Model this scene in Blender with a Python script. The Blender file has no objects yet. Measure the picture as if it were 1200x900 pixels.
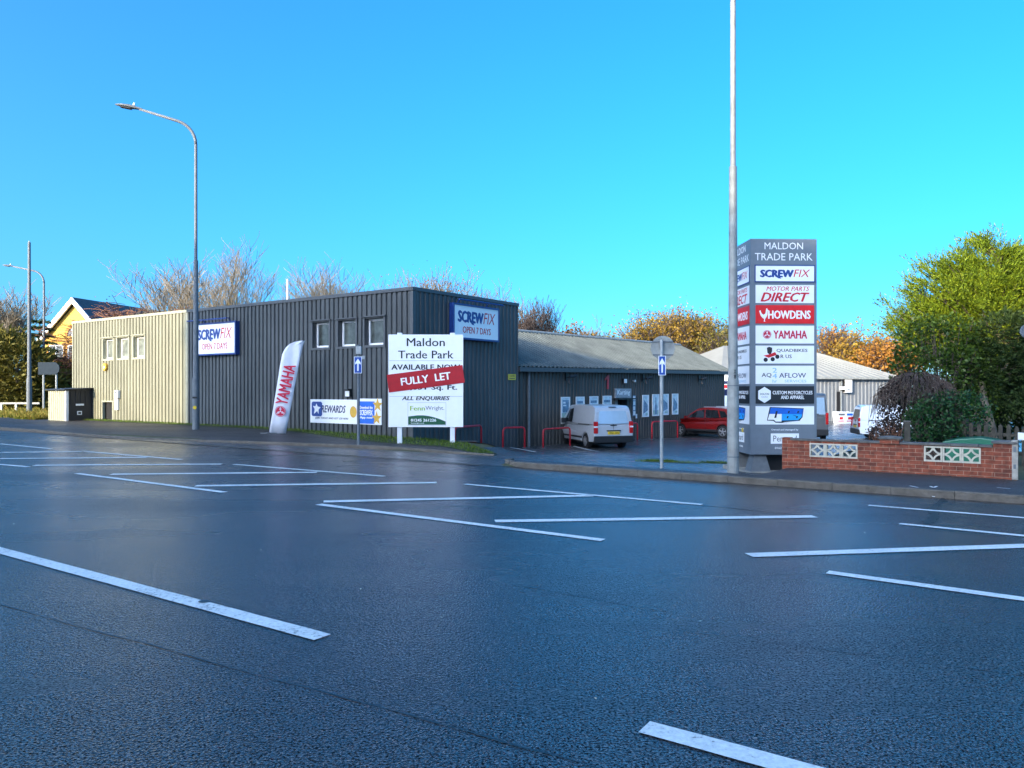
import bpy, bmesh, math, random
import numpy as np
from mathutils import Vector, Matrix
random.seed(7)
R = math.radians
scene = bpy.context.scene
COL = scene.collection

# ------------------------------------------------------------------ camera, sky, sun, exposure
CAMZ = 1.75
HOR = 455.0
FPX = 900.0
cam_d = bpy.data.cameras.new('camera')
cam = bpy.data.objects.new('camera', cam_d)
COL.objects.link(cam)
cam.location = (0, 0, CAMZ)
cam.rotation_euler = (R(90), 0, 0)
cam_d.sensor_width = 36
cam_d.lens = 36 * FPX / 1200
cam_d.shift_y = (HOR - 450) / 1200
cam_d.clip_end = 3000
scene.camera = cam

SUN_AZ = (-0.65, -0.76)      # direction towards the sun on the ground
SUN_EL = R(15.0)
world = bpy.data.worlds.new("World")
scene.world = world
world.use_nodes = True
wn = world.node_tree
wn.nodes.clear()
def sky_layer(dust, ozone, air):
    sky = wn.nodes.new('ShaderNodeTexSky')
    sky.sky_type = 'NISHITA'
    sky.sun_disc = False
    sky.sun_elevation = SUN_EL
    sky.sun_rotation = math.atan2(SUN_AZ[0], SUN_AZ[1])
    sky.air_density = air
    sky.dust_density = dust
    sky.ozone_density = ozone
    return sky
hazy = sky_layer(8.0, 4.2, 0.48)       # bright milky glow round the sun, behind the viewer
clear = sky_layer(0.0, 6.0, 0.7)       # clear blue air paling to the horizon
mix = wn.nodes.new('ShaderNodeMixRGB'); mix.blend_type = 'ADD'; mix.inputs[0].default_value = 0.34
wn.links.new(hazy.outputs[0], mix.inputs[1]); wn.links.new(clear.outputs[0], mix.inputs[2])
hs = wn.nodes.new('ShaderNodeHueSaturation')
hs.inputs['Hue'].default_value = 0.488
hs.inputs['Saturation'].default_value = 1.2
hs.inputs['Value'].default_value = 1.0
bg = wn.nodes.new('ShaderNodeBackground')
bg.inputs['Strength'].default_value = 0.13
wo = wn.nodes.new('ShaderNodeOutputWorld')
wn.links.new(mix.outputs[0], hs.inputs['Color'])
wn.links.new(hs.outputs[0], bg.inputs['Color'])
wn.links.new(bg.outputs[0], wo.inputs['Surface'])

sun_d = bpy.data.lights.new('sun', 'SUN')
sun_d.energy = 2.3
sun_d.angle = R(0.5)
sun_d.color = (1.0, 0.83, 0.58)
sun = bpy.data.objects.new('sun', sun_d)
COL.objects.link(sun)
sd = Vector((SUN_AZ[0] * math.cos(SUN_EL), SUN_AZ[1] * math.cos(SUN_EL), math.sin(SUN_EL)))
sun.rotation_euler = sd.to_track_quat('Z', 'Y').to_euler()
sun.location = (-30, -30, 40)

scene.view_settings.view_transform = 'Standard'
scene.view_settings.look = 'None'
scene.view_settings.exposure = 2.0
scene.view_settings.gamma = 1.0
scene.view_settings.use_curve_mapping = False
scene.render.engine = 'CYCLES'
scene.cycles.max_bounces = 6
scene.cycles.use_denoising = True

# ------------------------------------------------------------------ small maths helpers
SX, SY = 0.8178, -0.5755          # along the road, to the right
NX, NY = 0.5755, 0.8178           # across the road, away from the camera
RF = math.atan2(SY, SX)           # yaw of things that face the road
def W(s, t): return (s * SX + t * NX, s * SY + t * NY)
def ST(x, y): return (x * SX + y * SY, x * NX + y * NY)
def atpx(px, Y): return (px - 600) / FPX * Y
def zpx(py, Y): return CAMZ + (HOR - py) / FPX * Y
def sm(a, b, x):
    if a == b: return 0.0 if x < a else 1.0
    k = min(1, max(0, (x - a) / (b - a)))
    return k * k * (3 - 2 * k)
def lin(x, xs, ys): return float(np.interp(x, xs, ys))
def hcar(t): return lin(t, [13.9, 15, 27, 45, 70, 140], [0, -.02, -.75, -.95, -1.05, -1.05])
def KL(s): return lin(s, [-140, -30, -26, -22, -19, -16.5, -13.2], [13.95, 13.95, 14.25, 15.3, 16.3, 17.0, 17.5])   # left kerb line
def h(s, t):
    if t <= 13.95: return 0.0
    c = hcar(t)
    v = 0.11 - 0.13 * sm(-27, -17, s)
    wl = (1 - sm(-15.2, -13.4, s)) if t < 20.0 else (1 - sm(-19.6, -18.6, s))
    wl = max(wl, 1 - sm(-46, -42, s))
    if s < -12.2: wl *= sm(KL(s) - .05, KL(s) + .2, t)
    z = c * (1 - wl) + v * wl
    if s > -10.5:
        edge = c
        wr = sm(-4.9, -4.4, s)
        edge = hcar(16.4) * (1 - wr) + 0.11 * wr
        if t < 16.4:
            z = 0.11 + (edge - 0.11) * (t - 13.95) / 2.45
        else:
            wg = wr * (1 - sm(24, 30, t) * (1 - sm(4, 10, s)))
            z = c * (1 - wg) + 0.11 * wg
        if s < -10.3: z = c + (z - c) * sm(-10.5, -10.3, s)
        if s < -9.5 and t < 14.95 and math.hypot(s + 9.5, t - 14.95) > .98: z = c
    return z
def hxy(x, y): return h(*ST(x, y))
def ground_at(px, py):
    """point of the terrain seen at a photo pixel"""
    q = (px - 600) / FPX; k = (py - HOR) / FPX
    y = 5.0
    while y < 120:
        if CAMZ - k * y <= hxy(q * y, y): break
        y += 0.02
    return (q * y, y, hxy(q * y, y))

# ------------------------------------------------------------------ materials
def nodes(name):
    m = bpy.data.materials.new(name); m.use_nodes = True
    nt = m.node_tree
    return m, nt, nt.nodes['Principled BSDF']
def lk(nt, a, b): nt.links.new(a, b)
def noise(nt, scale, detail=4, coord=None, rough=0.55):
    n = nt.nodes.new('ShaderNodeTexNoise'); n.inputs['Scale'].default_value = scale
    n.inputs['Detail'].default_value = detail; n.inputs['Roughness'].default_value = rough
    if coord is not None: lk(nt, coord, n.inputs['Vector'])
    return n
def ramp(nt, fac, stops):
    r = nt.nodes.new('ShaderNodeValToRGB')
    e = r.color_ramp.elements
    while len(e) < len(stops): e.new(0.5)
    for i, (p, c) in enumerate(stops):
        e[i].position = p; e[i].color = (*c, 1) if len(c) == 3 else c
    lk(nt, fac, r.inputs['Fac'])
    return r
def tc(nt, which='Object'):
    return nt.nodes.new('ShaderNodeTexCoord').outputs[which]
def geo_pos(nt): return nt.nodes.new('ShaderNodeNewGeometry').outputs['Position']
def bump(nt, b, height, strength, dist):
    n = nt.nodes.new('ShaderNodeBump'); n.inputs['Strength'].default_value = strength
    n.inputs['Distance'].default_value = dist
    lk(nt, height, n.inputs['Height']); lk(nt, n.outputs[0], b.inputs['Normal'])
    return n
MAT = {}
def plain(name, c, rough=0.5, metal=0.0, var=0.12, scale=6.0, spec=0.5, coat=0.0):
    """painted or moulded surface with slight uneven dirt"""
    m, nt, b = nodes(name)
    n = noise(nt, scale, 5, geo_pos(nt))
    lo = tuple(x * (1 - var) for x in c); hi = tuple(min(1, x * (1 + var)) for x in c)
    r = ramp(nt, n.outputs['Fac'], [(0.3, lo), (0.7, hi)])
    lk(nt, r.outputs[0], b.inputs['Base Color'])
    b.inputs['Roughness'].default_value = rough; b.inputs['Metallic'].default_value = metal
    b.inputs['Specular IOR Level'].default_value = spec
    if coat: b.inputs['Coat Weight'].default_value = coat; b.inputs['Coat Roughness'].default_value = 0.05
    MAT[name] = m
    return m
def cladding_mat(name, c, streak=0.25):
    m, nt, b = nodes(name)
    mp = nt.nodes.new('ShaderNodeMapping'); mp.inputs['Scale'].default_value = (2.2, 2.2, 0.16)
    lk(nt, geo_pos(nt), mp.inputs['Vector'])
    n = noise(nt, 1.6, 6, mp.outputs[0])
    n2 = noise(nt, 0.5, 3, geo_pos(nt))
    mx = nt.nodes.new('ShaderNodeMath'); mx.operation = 'MULTIPLY'
    lk(nt, n.outputs['Fac'], mx.inputs[0]); lk(nt, n2.outputs['Fac'], mx.inputs[1])
    r = ramp(nt, mx.outputs[0], [(0.12, tuple(x * (1 - streak) for x in c)), (0.42, tuple(x * (1 + streak) for x in c))])
    lk(nt, r.outputs[0], b.inputs['Base Color'])
    b.inputs['Roughness'].default_value = 0.5
    b.inputs['Specular IOR Level'].default_value = 0.35
    MAT[name] = m
    return m
def glass_mat(name, c, rough=0.06):
    m, nt, b = nodes(name)
    b.inputs['Base Color'].default_value = (*c, 1); b.inputs['Roughness'].default_value = rough
    b.inputs['Specular IOR Level'].default_value = 0.8
    n = noise(nt, 2.0, 2, geo_pos(nt)); bump(nt, b, n.outputs['Fac'], 0.08, 0.05)
    MAT[name] = m
    return m
def leaf_mat(name, stops, trans=0.25, rough=0.6):
    m, nt, b = nodes(name)
    g = nt.nodes.new('ShaderNodeNewGeometry')
    n = noise(nt, 1.1, 2, g.outputs['Position'])
    mx = nt.nodes.new('ShaderNodeMath'); mx.operation = 'MULTIPLY_ADD'
    lk(nt, g.outputs['Random Per Island'], mx.inputs[0]); mx.inputs[1].default_value = 0.55
    mm = nt.nodes.new('ShaderNodeMath'); mm.operation = 'MULTIPLY'; mm.inputs[1].default_value = 0.45
    lk(nt, n.outputs['Fac'], mm.inputs[0]); lk(nt, mm.outputs[0], mx.inputs[2])
    r = ramp(nt, mx.outputs[0], stops)
    lk(nt, r.outputs[0], b.inputs['Base Color'])
    b.inputs['Roughness'].default_value = rough; b.inputs['Specular IOR Level'].default_value = 0.25
    t = nt.nodes.new('ShaderNodeBsdfTranslucent'); lk(nt, r.outputs[0], t.inputs['Color'])
    ms = nt.nodes.new('ShaderNodeMixShader'); ms.inputs[0].default_value = trans
    lk(nt, b.outputs[0], ms.inputs[1]); lk(nt, t.outputs[0], ms.inputs[2])
    lk(nt, ms.outputs[0], nt.nodes['Material Output'].inputs['Surface'])
    MAT[name] = m
    return m
def asphalt(name, c, wet=True, agg=110.0):
    m, nt, b = nodes(name)
    p = geo_pos(nt)
    big = noise(nt, 0.22, 4, p)
    mp = nt.nodes.new('ShaderNodeMapping'); mp.inputs['Rotation'].default_value = (0, 0, -RF)
    mp.inputs['Scale'].default_value = (0.05, 0.55, 1)
    lk(nt, p, mp.inputs['Vector'])
    band = noise(nt, 1.0, 4, mp.outputs[0])
    fine = nt.nodes.new('ShaderNodeTexVoronoi'); fine.inputs['Scale'].default_value = agg
    lk(nt, p, fine.inputs['Vector'])
    mid = noise(nt, 34.0, 4, p, 0.7)
    sp = ramp(nt, fine.outputs['Color'], [(0.0, tuple(x * 0.4 for x in c)), (0.7, c), (1.0, tuple(x * 3.2 for x in c))])
    pt = ramp(nt, big.outputs['Fac'], [(0.35, (0.72, 0.72, 0.74)), (0.65, (1.2, 1.2, 1.18))])
    mu = nt.nodes.new('ShaderNodeMixRGB'); mu.blend_type = 'MULTIPLY'; mu.inputs[0].default_value = 1
    lk(nt, sp.outputs[0], mu.inputs[1]); lk(nt, pt.outputs[0], mu.inputs[2])
    lk(nt, mu.outputs[0], b.inputs['Base Color'])
    ad = nt.nodes.new('ShaderNodeMath'); ad.operation = 'ADD'
    lk(nt, big.outputs['Fac'], ad.inputs[0]); lk(nt, band.outputs['Fac'], ad.inputs[1])
    ro = ramp(nt, ad.outputs[0], [(0.36, (0.16,) * 3), (0.5, (0.26,) * 3), (0.64, (0.42,) * 3)] if wet else [(0.3, (0.42,) * 3), (0.7, (0.62,) * 3)])
    sc = nt.nodes.new('ShaderNodeMath'); sc.operation = 'MULTIPLY'; sc.inputs[1].default_value = 0.5
    lk(nt, ad.outputs[0], sc.inputs[0]); lk(nt, sc.outputs[0], ro.inputs['Fac'])
    lk(nt, ro.outputs[0], b.inputs['Roughness'])
    b.inputs['Specular IOR Level'].default_value = 0.22 if wet else 0.3
    hm = nt.nodes.new('ShaderNodeMath'); hm.operation = 'ADD'
    lk(nt, fine.outputs['Distance'], hm.inputs[0]); lk(nt, mid.outputs['Fac'], hm.inputs[1])
    bump(nt, b, hm.outputs[0], 0.6, 0.009)
    cw = ramp(nt, sc.outputs[0], [(0.42, (1.0,) * 3), (0.52, (0.9,) * 3), (0.62, (0.5,) * 3)] if wet else [(0.4, (0.3,) * 3), (0.6, (0.1,) * 3)])
    # hollows between the stones hold no film of water: dark pits with no shine
    pit = noise(nt, agg * 1.32, 2, p, 0.6); pit.inputs['Distortion'].default_value = 0.4
    pm = ramp(nt, pit.outputs['Fac'], [(0.40, (0.02,) * 3), (0.56, (1.0,) * 3)])
    cwm = nt.nodes.new('ShaderNodeMath'); cwm.operation = 'MULTIPLY'
    lk(nt, cw.outputs[0], cwm.inputs[0]); lk(nt, pm.outputs[0], cwm.inputs[1]); lk(nt, cwm.outputs[0], b.inputs['Coat Weight'])
    pc_ = ramp(nt, pit.outputs['Fac'], [(0.38, (0.15,) * 3), (0.62, (1.5,) * 3)])
    mu2 = nt.nodes.new('ShaderNodeMixRGB'); mu2.blend_type = 'MULTIPLY'; mu2.inputs[0].default_value = 1
    lk(nt, mu.outputs[0], mu2.inputs[1]); lk(nt, pc_.outputs[0], mu2.inputs[2]); lk(nt, mu2.outputs[0], b.inputs['Base Color'])
    spm = nt.nodes.new('ShaderNodeMath'); spm.operation = 'MULTIPLY'; spm.inputs[1].default_value = 0.3 if wet else 0.35
    lk(nt, pm.outputs[0], spm.inputs[0]); lk(nt, spm.outputs[0], b.inputs['Specular IOR Level'])
    b.inputs['Coat Roughness'].default_value = 0.23 if wet else 0.3; b.inputs['Coat IOR'].default_value = 1.5
    cb = nt.nodes.new('ShaderNodeBump'); cb.inputs['Strength'].default_value = 0.6; cb.inputs['Distance'].default_value = 0.006
    lk(nt, hm.outputs[0], cb.inputs['Height']); lk(nt, cb.outputs[0], b.inputs['Coat Normal'])
    MAT[name] = m
    return m
def brick_mat(name):
    m, nt, b = nodes(name)
    t = nt.nodes.new('ShaderNodeTexBrick')
    mp = nt.nodes.new('ShaderNodeMapping'); mp.inputs['Rotation'].default_value = (R(90), 0, 0)
    lk(nt, tc(nt), mp.inputs['Vector'])
    sep = nt.nodes.new('ShaderNodeSeparateXYZ'); lk(nt, tc(nt), sep.inputs[0])
    cmb = nt.nodes.new('ShaderNodeCombineXYZ')
    sm_ = nt.nodes.new('ShaderNodeMath'); sm_.operation = 'ADD'
    lk(nt, sep.outputs['X'], sm_.inputs[0]); lk(nt, sep.outputs['Y'], sm_.inputs[1])
    lk(nt, sm_.outputs[0], cmb.inputs['X']); lk(nt, sep.outputs['Z'], cmb.inputs['Y'])
    lk(nt, cmb.outputs[0], t.inputs['Vector'])
    t.inputs['Color1'].default_value = (0.27, 0.068, 0.032, 1); t.inputs['Color2'].default_value = (0.15, 0.042, 0.023, 1)
    t.inputs['Mortar'].default_value = (0.30, 0.20, 0.14, 1)
    t.inputs['Scale'].default_value = 1.0; t.inputs['Brick Width'].default_value = 0.225
    t.inputs['Row Height'].default_value = 0.075; t.inputs['Mortar Size'].default_value = 0.005
    t.inputs['Mortar Smooth'].default_value = 0.3
    n = noise(nt, 9, 5, tc(nt)); r = ramp(nt, n.outputs['Fac'], [(0.3, (0.55, 0.55, 0.55)), (0.7, (1.35, 1.25, 1.2))])
    mu = nt.nodes.new('ShaderNodeMixRGB'); mu.blend_type = 'MULTIPLY'; mu.inputs[0].default_value = 1
    lk(nt, t.outputs['Color'], mu.inputs[1]); lk(nt, r.outputs[0], mu.inputs[2])
    lk(nt, mu.outputs[0], b.inputs['Base Color']); b.inputs['Roughness'].default_value = 0.85
    inv = nt.nodes.new('ShaderNodeMath'); inv.operation = 'SUBTRACT'; inv.inputs[0].default_value = 1
    lk(nt, t.outputs['Fac'], inv.inputs[1])
    bump(nt, b, inv.outputs[0], 0.6, 0.008)
    MAT[name] = m
    return m
def ground_mat(name, stops, scale=3.0):
    m, nt, b = nodes(name)
    n = noise(nt, scale, 8, geo_pos(nt), 0.65)
    r = ramp(nt, n.outputs['Fac'], stops)
    lk(nt, r.outputs[0], b.inputs['Base Color']); b.inputs['Roughness'].default_value = 0.9
    bump(nt, b, n.outputs['Fac'], 0.8, 0.05)
    MAT[name] = m
    return m
def paint_line_mat(name):
    m, nt, b = nodes(name)
    p = geo_pos(nt)
    n = noise(nt, 26, 7, p, 0.75); n2 = noise(nt, 1.5, 3, p)
    ad = nt.nodes.new('ShaderNodeMath'); ad.operation = 'MULTIPLY_ADD'; ad.inputs[1].default_value = 0.35
    lk(nt, n2.outputs['Fac'], ad.inputs[0]); lk(nt, n.outputs['Fac'], ad.inputs[2])
    r = ramp(nt, ad.outputs[0], [(0.50, (0.10, 0.10, 0.10)), (0.58, (0.62, 0.63, 0.6)), (0.8, (0.84, 0.85, 0.82))])
    lk(nt, r.outputs[0], b.inputs['Base Color']); b.inputs['Roughness'].default_value = 0.55
    bump(nt, b, n.outputs['Fac'], 0.4, 0.006)
    MAT[name] = m
    return m

asphalt('wet_asphalt', (0.036, 0.037, 0.0385), True, 58.0)
asphalt('car_park_asphalt', (0.105, 0.108, 0.112), True, 90)
asphalt('pavement_asphalt', (0.066, 0.066, 0.066), False, 120)
paint_line_mat('road_paint')
plain('tar_seam', (0.012, 0.012, 0.013), 0.4, var=0.3)
ground_mat('earth', [(0.3, (0.045, 0.05, 0.02)), (0.55, (0.07, 0.075, 0.03)), (0.75, (0.10, 0.085, 0.05))])
ground_mat('soil_verge', [(0.3, (0.03, 0.035, 0.015)), (0.6, (0.05, 0.07, 0.02)), (0.8, (0.07, 0.06, 0.035))], 6)
ground_mat('kerb_stone', [(0.25, (0.07, 0.062, 0.05)), (0.5, (0.12, 0.105, 0.085)), (0.75, (0.17, 0.15, 0.125))], 5)
cladding_mat('anthracite_cladding', (0.068, 0.074, 0.076))
cladding_mat('olive_cladding', (0.235, 0.23, 0.16), 0.14)
cladding_mat('unit_cladding', (0.070, 0.067, 0.061))
cladding_mat('pale_cladding', (0.16, 0.175, 0.19), 0.12)
plain('anthracite_trim', (0.06, 0.065, 0.07), 0.45)
plain('plate_back', (0.03, 0.042, 0.055), 0.9, spec=0.1)
plain('olive_trim', (0.33, 0.33, 0.24), 0.5)
plain('grey_roof', (0.095, 0.108, 0.098), 0.6, var=0.3, scale=1.2)
plain('flat_roof', (0.12, 0.12, 0.12), 0.8)
plain('white_roof', (0.27, 0.265, 0.23), 0.55, var=0.1, scale=1)
plain('slate', (0.06, 0.065, 0.075), 0.6, var=0.3, scale=3)
plain('yellow_render', (0.62, 0.40, 0.075), 0.85, var=0.08)
plain('orange_render', (0.55, 0.27, 0.05), 0.85, var=0.1)
plain('white_paint', (0.78, 0.79, 0.79), 0.4, var=0.04)
plain('white_plastic', (0.8, 0.8, 0.8), 0.35, var=0.03)
plain('sign_white', (0.88, 0.89, 0.89), 0.35, var=0.02)
plain('sign_blue', (0.012, 0.045, 0.20), 0.35)
plain('logo_blue', (0.012, 0.05, 0.24), 0.4)
plain('logo_red', (0.60, 0.012, 0.02), 0.4)
plain('crimson', (0.55, 0.01, 0.05), 0.4)
plain('band_red', (0.42, 0.004, 0.012), 0.4)
plain('bright_red', (0.74, 0.008, 0.010), 0.4)
plain('rail_red', (0.50, 0.018, 0.03), 0.4)
plain('navy', (0.012, 0.02, 0.075), 0.4)
plain('ink', (0.012, 0.013, 0.016), 0.45)
plain('sky_ink', (0.28, 0.52, 0.70), 0.45)
plain('azure', (0.02, 0.34, 0.80), 0.4)
plain('royal', (0.01, 0.12, 0.55), 0.4)
plain('fenn_lime', (0.34, 0.50, 0.06), 0.4)
plain('fenn_green', (0.004, 0.085, 0.035), 0.4)
plain('grey_ink', (0.12, 0.13, 0.14), 0.5)
plain('pylon_grey', (0.155, 0.185, 0.215), 0.45, var=0.06)
plain('galvanised', (0.36, 0.38, 0.38), 0.45, 0.5, 0.15, 5)
plain('weathered_steel', (0.30, 0.31, 0.29), 0.6, 0.2, 0.25, 4)
plain('dull_steel', (0.15, 0.17, 0.185), 0.65, 0.1, 0.15, spec=0.3)
plain('black_plastic', (0.015, 0.016, 0.018), 0.45)
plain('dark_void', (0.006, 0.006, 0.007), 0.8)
plain('road_sign_blue', (0.008, 0.07, 0.36), 0.35)
plain('safety_yellow', (0.7, 0.50, 0.02), 0.4)
plain('gold', (0.62, 0.36, 0.04), 0.35)
plain('concrete', (0.30, 0.28, 0.24), 0.85, var=0.3, scale=9)
plain('screen_block', (0.50, 0.46, 0.36), 0.85, var=0.15, scale=14)
plain('coping', (0.11, 0.105, 0.095), 0.85, var=0.35, scale=7)
plain('old_timber', (0.055, 0.05, 0.038), 0.85, var=0.35, scale=9)
plain('green_plastic', (0.012, 0.13, 0.075), 0.4)
plain('kiosk_dark', (0.014, 0.018, 0.026), 0.5)
plain('silver_paint', (0.47, 0.51, 0.55), 0.28, 0.25, 0.04, coat=0.6)
plain('silver_panel_reflection', (0.40, 0.55, 0.68), 0.18, 0.25, 0.04, coat=0.6)  # silver van's blanked panel; on the grey van a reflection put into the colour
plain('red_paint', (0.20, 0.008, 0.008), 0.25, 0.2, 0.06, coat=0.8)
plain('van_white', (0.78, 0.80, 0.82), 0.3, var=0.03, coat=0.5)
plain('van_grey', (0.12, 0.125, 0.13), 0.3, 0.3, 0.06, coat=0.6)
plain('tyre', (0.012, 0.012, 0.013), 0.8)
plain('alloy', (0.45, 0.46, 0.48), 0.35, 0.7)
plain('lamp_red', (0.45, 0.01, 0.012), 0.2, coat=0.6)
plain('lamp_clear', (0.75, 0.75, 0.78), 0.15, coat=0.6)
plain('plate_yellow', (0.75, 0.52, 0.03), 0.4)
plain('poster_pale', (0.62, 0.72, 0.76), 0.3, var=0.25, scale=5)
plain('poster_ink', (0.16, 0.26, 0.36), 0.4, var=0.4, scale=7)
plain('poster_green', (0.36, 0.50, 0.44), 0.4, var=0.25, scale=7)
plain('frosted_grey', (0.30, 0.31, 0.33), 0.4, var=0.3, scale=6)
glass_mat('window_glass', (0.03, 0.035, 0.035))
glass_mat('car_glass', (0.012, 0.014, 0.016))
plain('frosted_glass', (0.20, 0.22, 0.19), 0.2, var=0.5, scale=2.2)
plain('dim_glass', (0.055, 0.065, 0.06), 0.15, var=0.7, scale=2.4)
plain('flag_cloth', (0.66, 0.69, 0.76), 0.7, var=0.05)
brick_mat('brick')
plain('bark', (0.13, 0.105, 0.075), 0.9, var=0.35, scale=4)
plain('bark_mossy', (0.27, 0.205, 0.075), 0.9, var=0.45, scale=2)
plain('twig_pale', (0.25, 0.205, 0.14), 0.9, var=0.25, scale=1)
plain('twig_dark', (0.10, 0.072, 0.06), 0.9, var=0.3, scale=2)
plain('twig_red', (0.16, 0.075, 0.045), 0.9, var=0.3, scale=2)
leaf_mat('conifer_lime', [(0.1, (0.03, 0.055, 0.006)), (0.5, (0.14, 0.21, 0.012)), (0.9, (0.31, 0.36, 0.02))], 0.2)
leaf_mat('conifer_dark', [(0.1, (0.012, 0.026, 0.008)), (0.5, (0.03, 0.055, 0.012)), (0.9, (0.06, 0.085, 0.02))], 0.1)
leaf_mat('conifer_olive', [(0.1, (0.05, 0.05, 0.01)), (0.5, (0.13, 0.12, 0.02)), (0.9, (0.22, 0.18, 0.035))], 0.15)
leaf_mat('broadleaf', [(0.1, (0.02, 0.045, 0.006)), (0.5, (0.055, 0.095, 0.012)), (0.8, (0.09, 0.14, 0.02)), (1, (0.16, 0.13, 0.02))], 0.25, 0.4)
leaf_mat('ivy', [(0.1, (0.008, 0.03, 0.01)), (0.5, (0.02, 0.07, 0.02)), (0.9, (0.05, 0.11, 0.03))], 0.15, 0.35)
leaf_mat('dead_leaf', [(0.1, (0.014, 0.010, 0.008)), (0.5, (0.034, 0.022, 0.017)), (0.9, (0.055, 0.04, 0.025))], 0.1)
leaf_mat('autumn_gold', [(0.1, (0.10, 0.06, 0.012)), (0.4, (0.26, 0.16, 0.022)), (0.7, (0.38, 0.24, 0.035)), (1, (0.46, 0.33, 0.07))], 0.3)
leaf_mat('autumn_orange', [(0.1, (0.14, 0.05, 0.012)), (0.5, (0.36, 0.155, 0.025)), (0.9, (0.46, 0.25, 0.045))], 0.3)
leaf_mat('autumn_green', [(0.1, (0.05, 0.05, 0.012)), (0.5, (0.15, 0.13, 0.022)), (0.9, (0.28, 0.21, 0.04))], 0.3)
leaf_mat('russet', [(0.1, (0.09, 0.035, 0.015)), (0.5, (0.2, 0.085, 0.04)), (0.9, (0.3, 0.15, 0.07))], 0.25)
leaf_mat('grass_blade', [(0.1, (0.045, 0.085, 0.008)), (0.5, (0.10, 0.17, 0.014)), (0.9, (0.17, 0.22, 0.03))], 0.3)
leaf_mat('dry_grass', [(0.1, (0.10, 0.11, 0.015)), (0.5, (0.22, 0.20, 0.03)), (0.9, (0.34, 0.22, 0.06))], 0.3)

# ------------------------------------------------------------------ mesh building
def newobj(name, data, parent=None, loc=(0, 0, 0), rz=0.0):
    o = bpy.data.objects.new(name, data)
    COL.objects.link(o)
    o.location = loc; o.rotation_euler = (0, 0, rz)
    if parent is not None: o.parent = parent
    return o
def tag(o, label=None, cat=None, group=None, kind=None):
    if label: o['label'] = label
    if cat: o['category'] = cat
    if group: o['group'] = group
    if kind: o['kind'] = kind
    return o
def thing(name, label, cat, loc=(0, 0, 0), rz=0.0, group=None):
    return tag(newobj(name, None, None, loc, rz), label, cat, group)
class MB:
    def __init__(self): self.v = []; self.f = []; self.mi = []; self.m = None; self.ms = []
    def mat(self, name):
        m = MAT[name]
        if m not in self.ms: self.ms.append(m)
        self.m = self.ms.index(m)
        return self
    def face(self, *idx): self.f.append(tuple(idx)); self.mi.append(self.m or 0)
    def add(self, pts): n = len(self.v); self.v += [tuple(p) for p in pts]; return n
    def quad(self, a, b, c, d): n = self.add([a, b, c, d]); self.face(n, n + 1, n + 2, n + 3)
    def box(self, x0, x1, y0, y1, z0, z1, M=None):
        p = [(x, y, z) for z in (z0, z1) for y in (y0, y1) for x in (x0, x1)]
        if M is not None: p = [tuple(M @ Vector(q)) for q in p]
        n = self.add(p)
        for f in ((0, 2, 3, 1), (4, 5, 7, 6), (0, 1, 5, 4), (1, 3, 7, 5), (3, 2, 6, 7), (2, 0, 4, 6)):
            self.face(*[n + i for i in f])
        return self
    def prism(self, poly, y0, y1, M=None):
        """polygon in x,z pushed from y0 to y1"""
        k = len(poly)
        p = [(x, y0, z) for x, z in poly] + [(x, y1, z) for x, z in poly]
        if M is not None: p = [tuple(M @ Vector(q)) for q in p]
        n = self.add(p)
        self.face(*[n + i for i in range(k)]); self.face(*[n + k + i for i in reversed(range(k))])
        for i in range(k):
            j = (i + 1) % k
            self.face(n + j, n + i, n + k + i, n + k + j)
        return self
    def tube(self, path, rad, sides=8, cap=True):
        path = [Vector(p) for p in path]
        if not hasattr(rad, '__len__'): rad = [rad] * len(path)
        ref = None; rings = []
        for i, p in enumerate(path):
            d = (path[min(i + 1, len(path) - 1)] - path[max(i - 1, 0)])
            if d.length < 1e-9: d = Vector((0, 0, 1))
            d.normalize()
            if ref is None: ref = Vector((1, 0, 0)) if abs(d.x) < 0.8 else Vector((0, 1, 0))
            a = (ref - d * ref.dot(d)).normalized(); ref = a
            b = d.cross(a)
            rings.append(self.add([p + (a * math.cos(2 * math.pi * k / sides) + b * math.sin(2 * math.pi * k / sides)) * rad[i] for k in range(sides)]))
        for i in range(len(rings) - 1):
            for k in range(sides):
                k2 = (k + 1) % sides
                self.face(rings[i] + k, rings[i] + k2, rings[i + 1] + k2, rings[i + 1] + k)
        if cap:
            self.face(*[rings[0] + k for k in reversed(range(sides))]); self.face(*[rings[-1] + k for k in range(sides)])
        return self
    def disc(self, cx, cz, r, y0, y1, n=24, M=None, rx=None):
        rx = rx or r
        return self.prism([(cx + rx * math.cos(2 * math.pi * i / n), cz + r * math.sin(2 * math.pi * i / n)) for i in range(n)], y0, y1, M)
    def build(self, name, parent=None, loc=(0, 0, 0), rz=0.0, smooth=False, bevel=0.0, fix=False):
        me = bpy.data.meshes.new(name)
        me.from_pydata(self.v, [], self.f)
        for m in self.ms: me.materials.append(m)
        if self.ms: me.polygons.foreach_set('material_index', self.mi)
        if bevel or fix:
            bm = bmesh.new(); bm.from_mesh(me)
            bmesh.ops.remove_doubles(bm, verts=bm.verts, dist=1e-5)
            bmesh.ops.recalc_face_normals(bm, faces=bm.faces)
            if bevel:
                ed = [e for e in bm.edges if len(e.link_faces) == 2 and e.calc_face_angle(0) > R(25)]
                bmesh.ops.bevel(bm, geom=ed, offset=bevel, segments=2, profile=0.6, affect='EDGES', clamp_overlap=True)
            bm.to_mesh(me); bm.free()
        if smooth: me.polygons.foreach_set('use_smooth', [True] * len(me.polygons))
        me.update()
        return newobj(name, me, parent, loc, rz)
def mb(name): return MB().mat(name)

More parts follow.
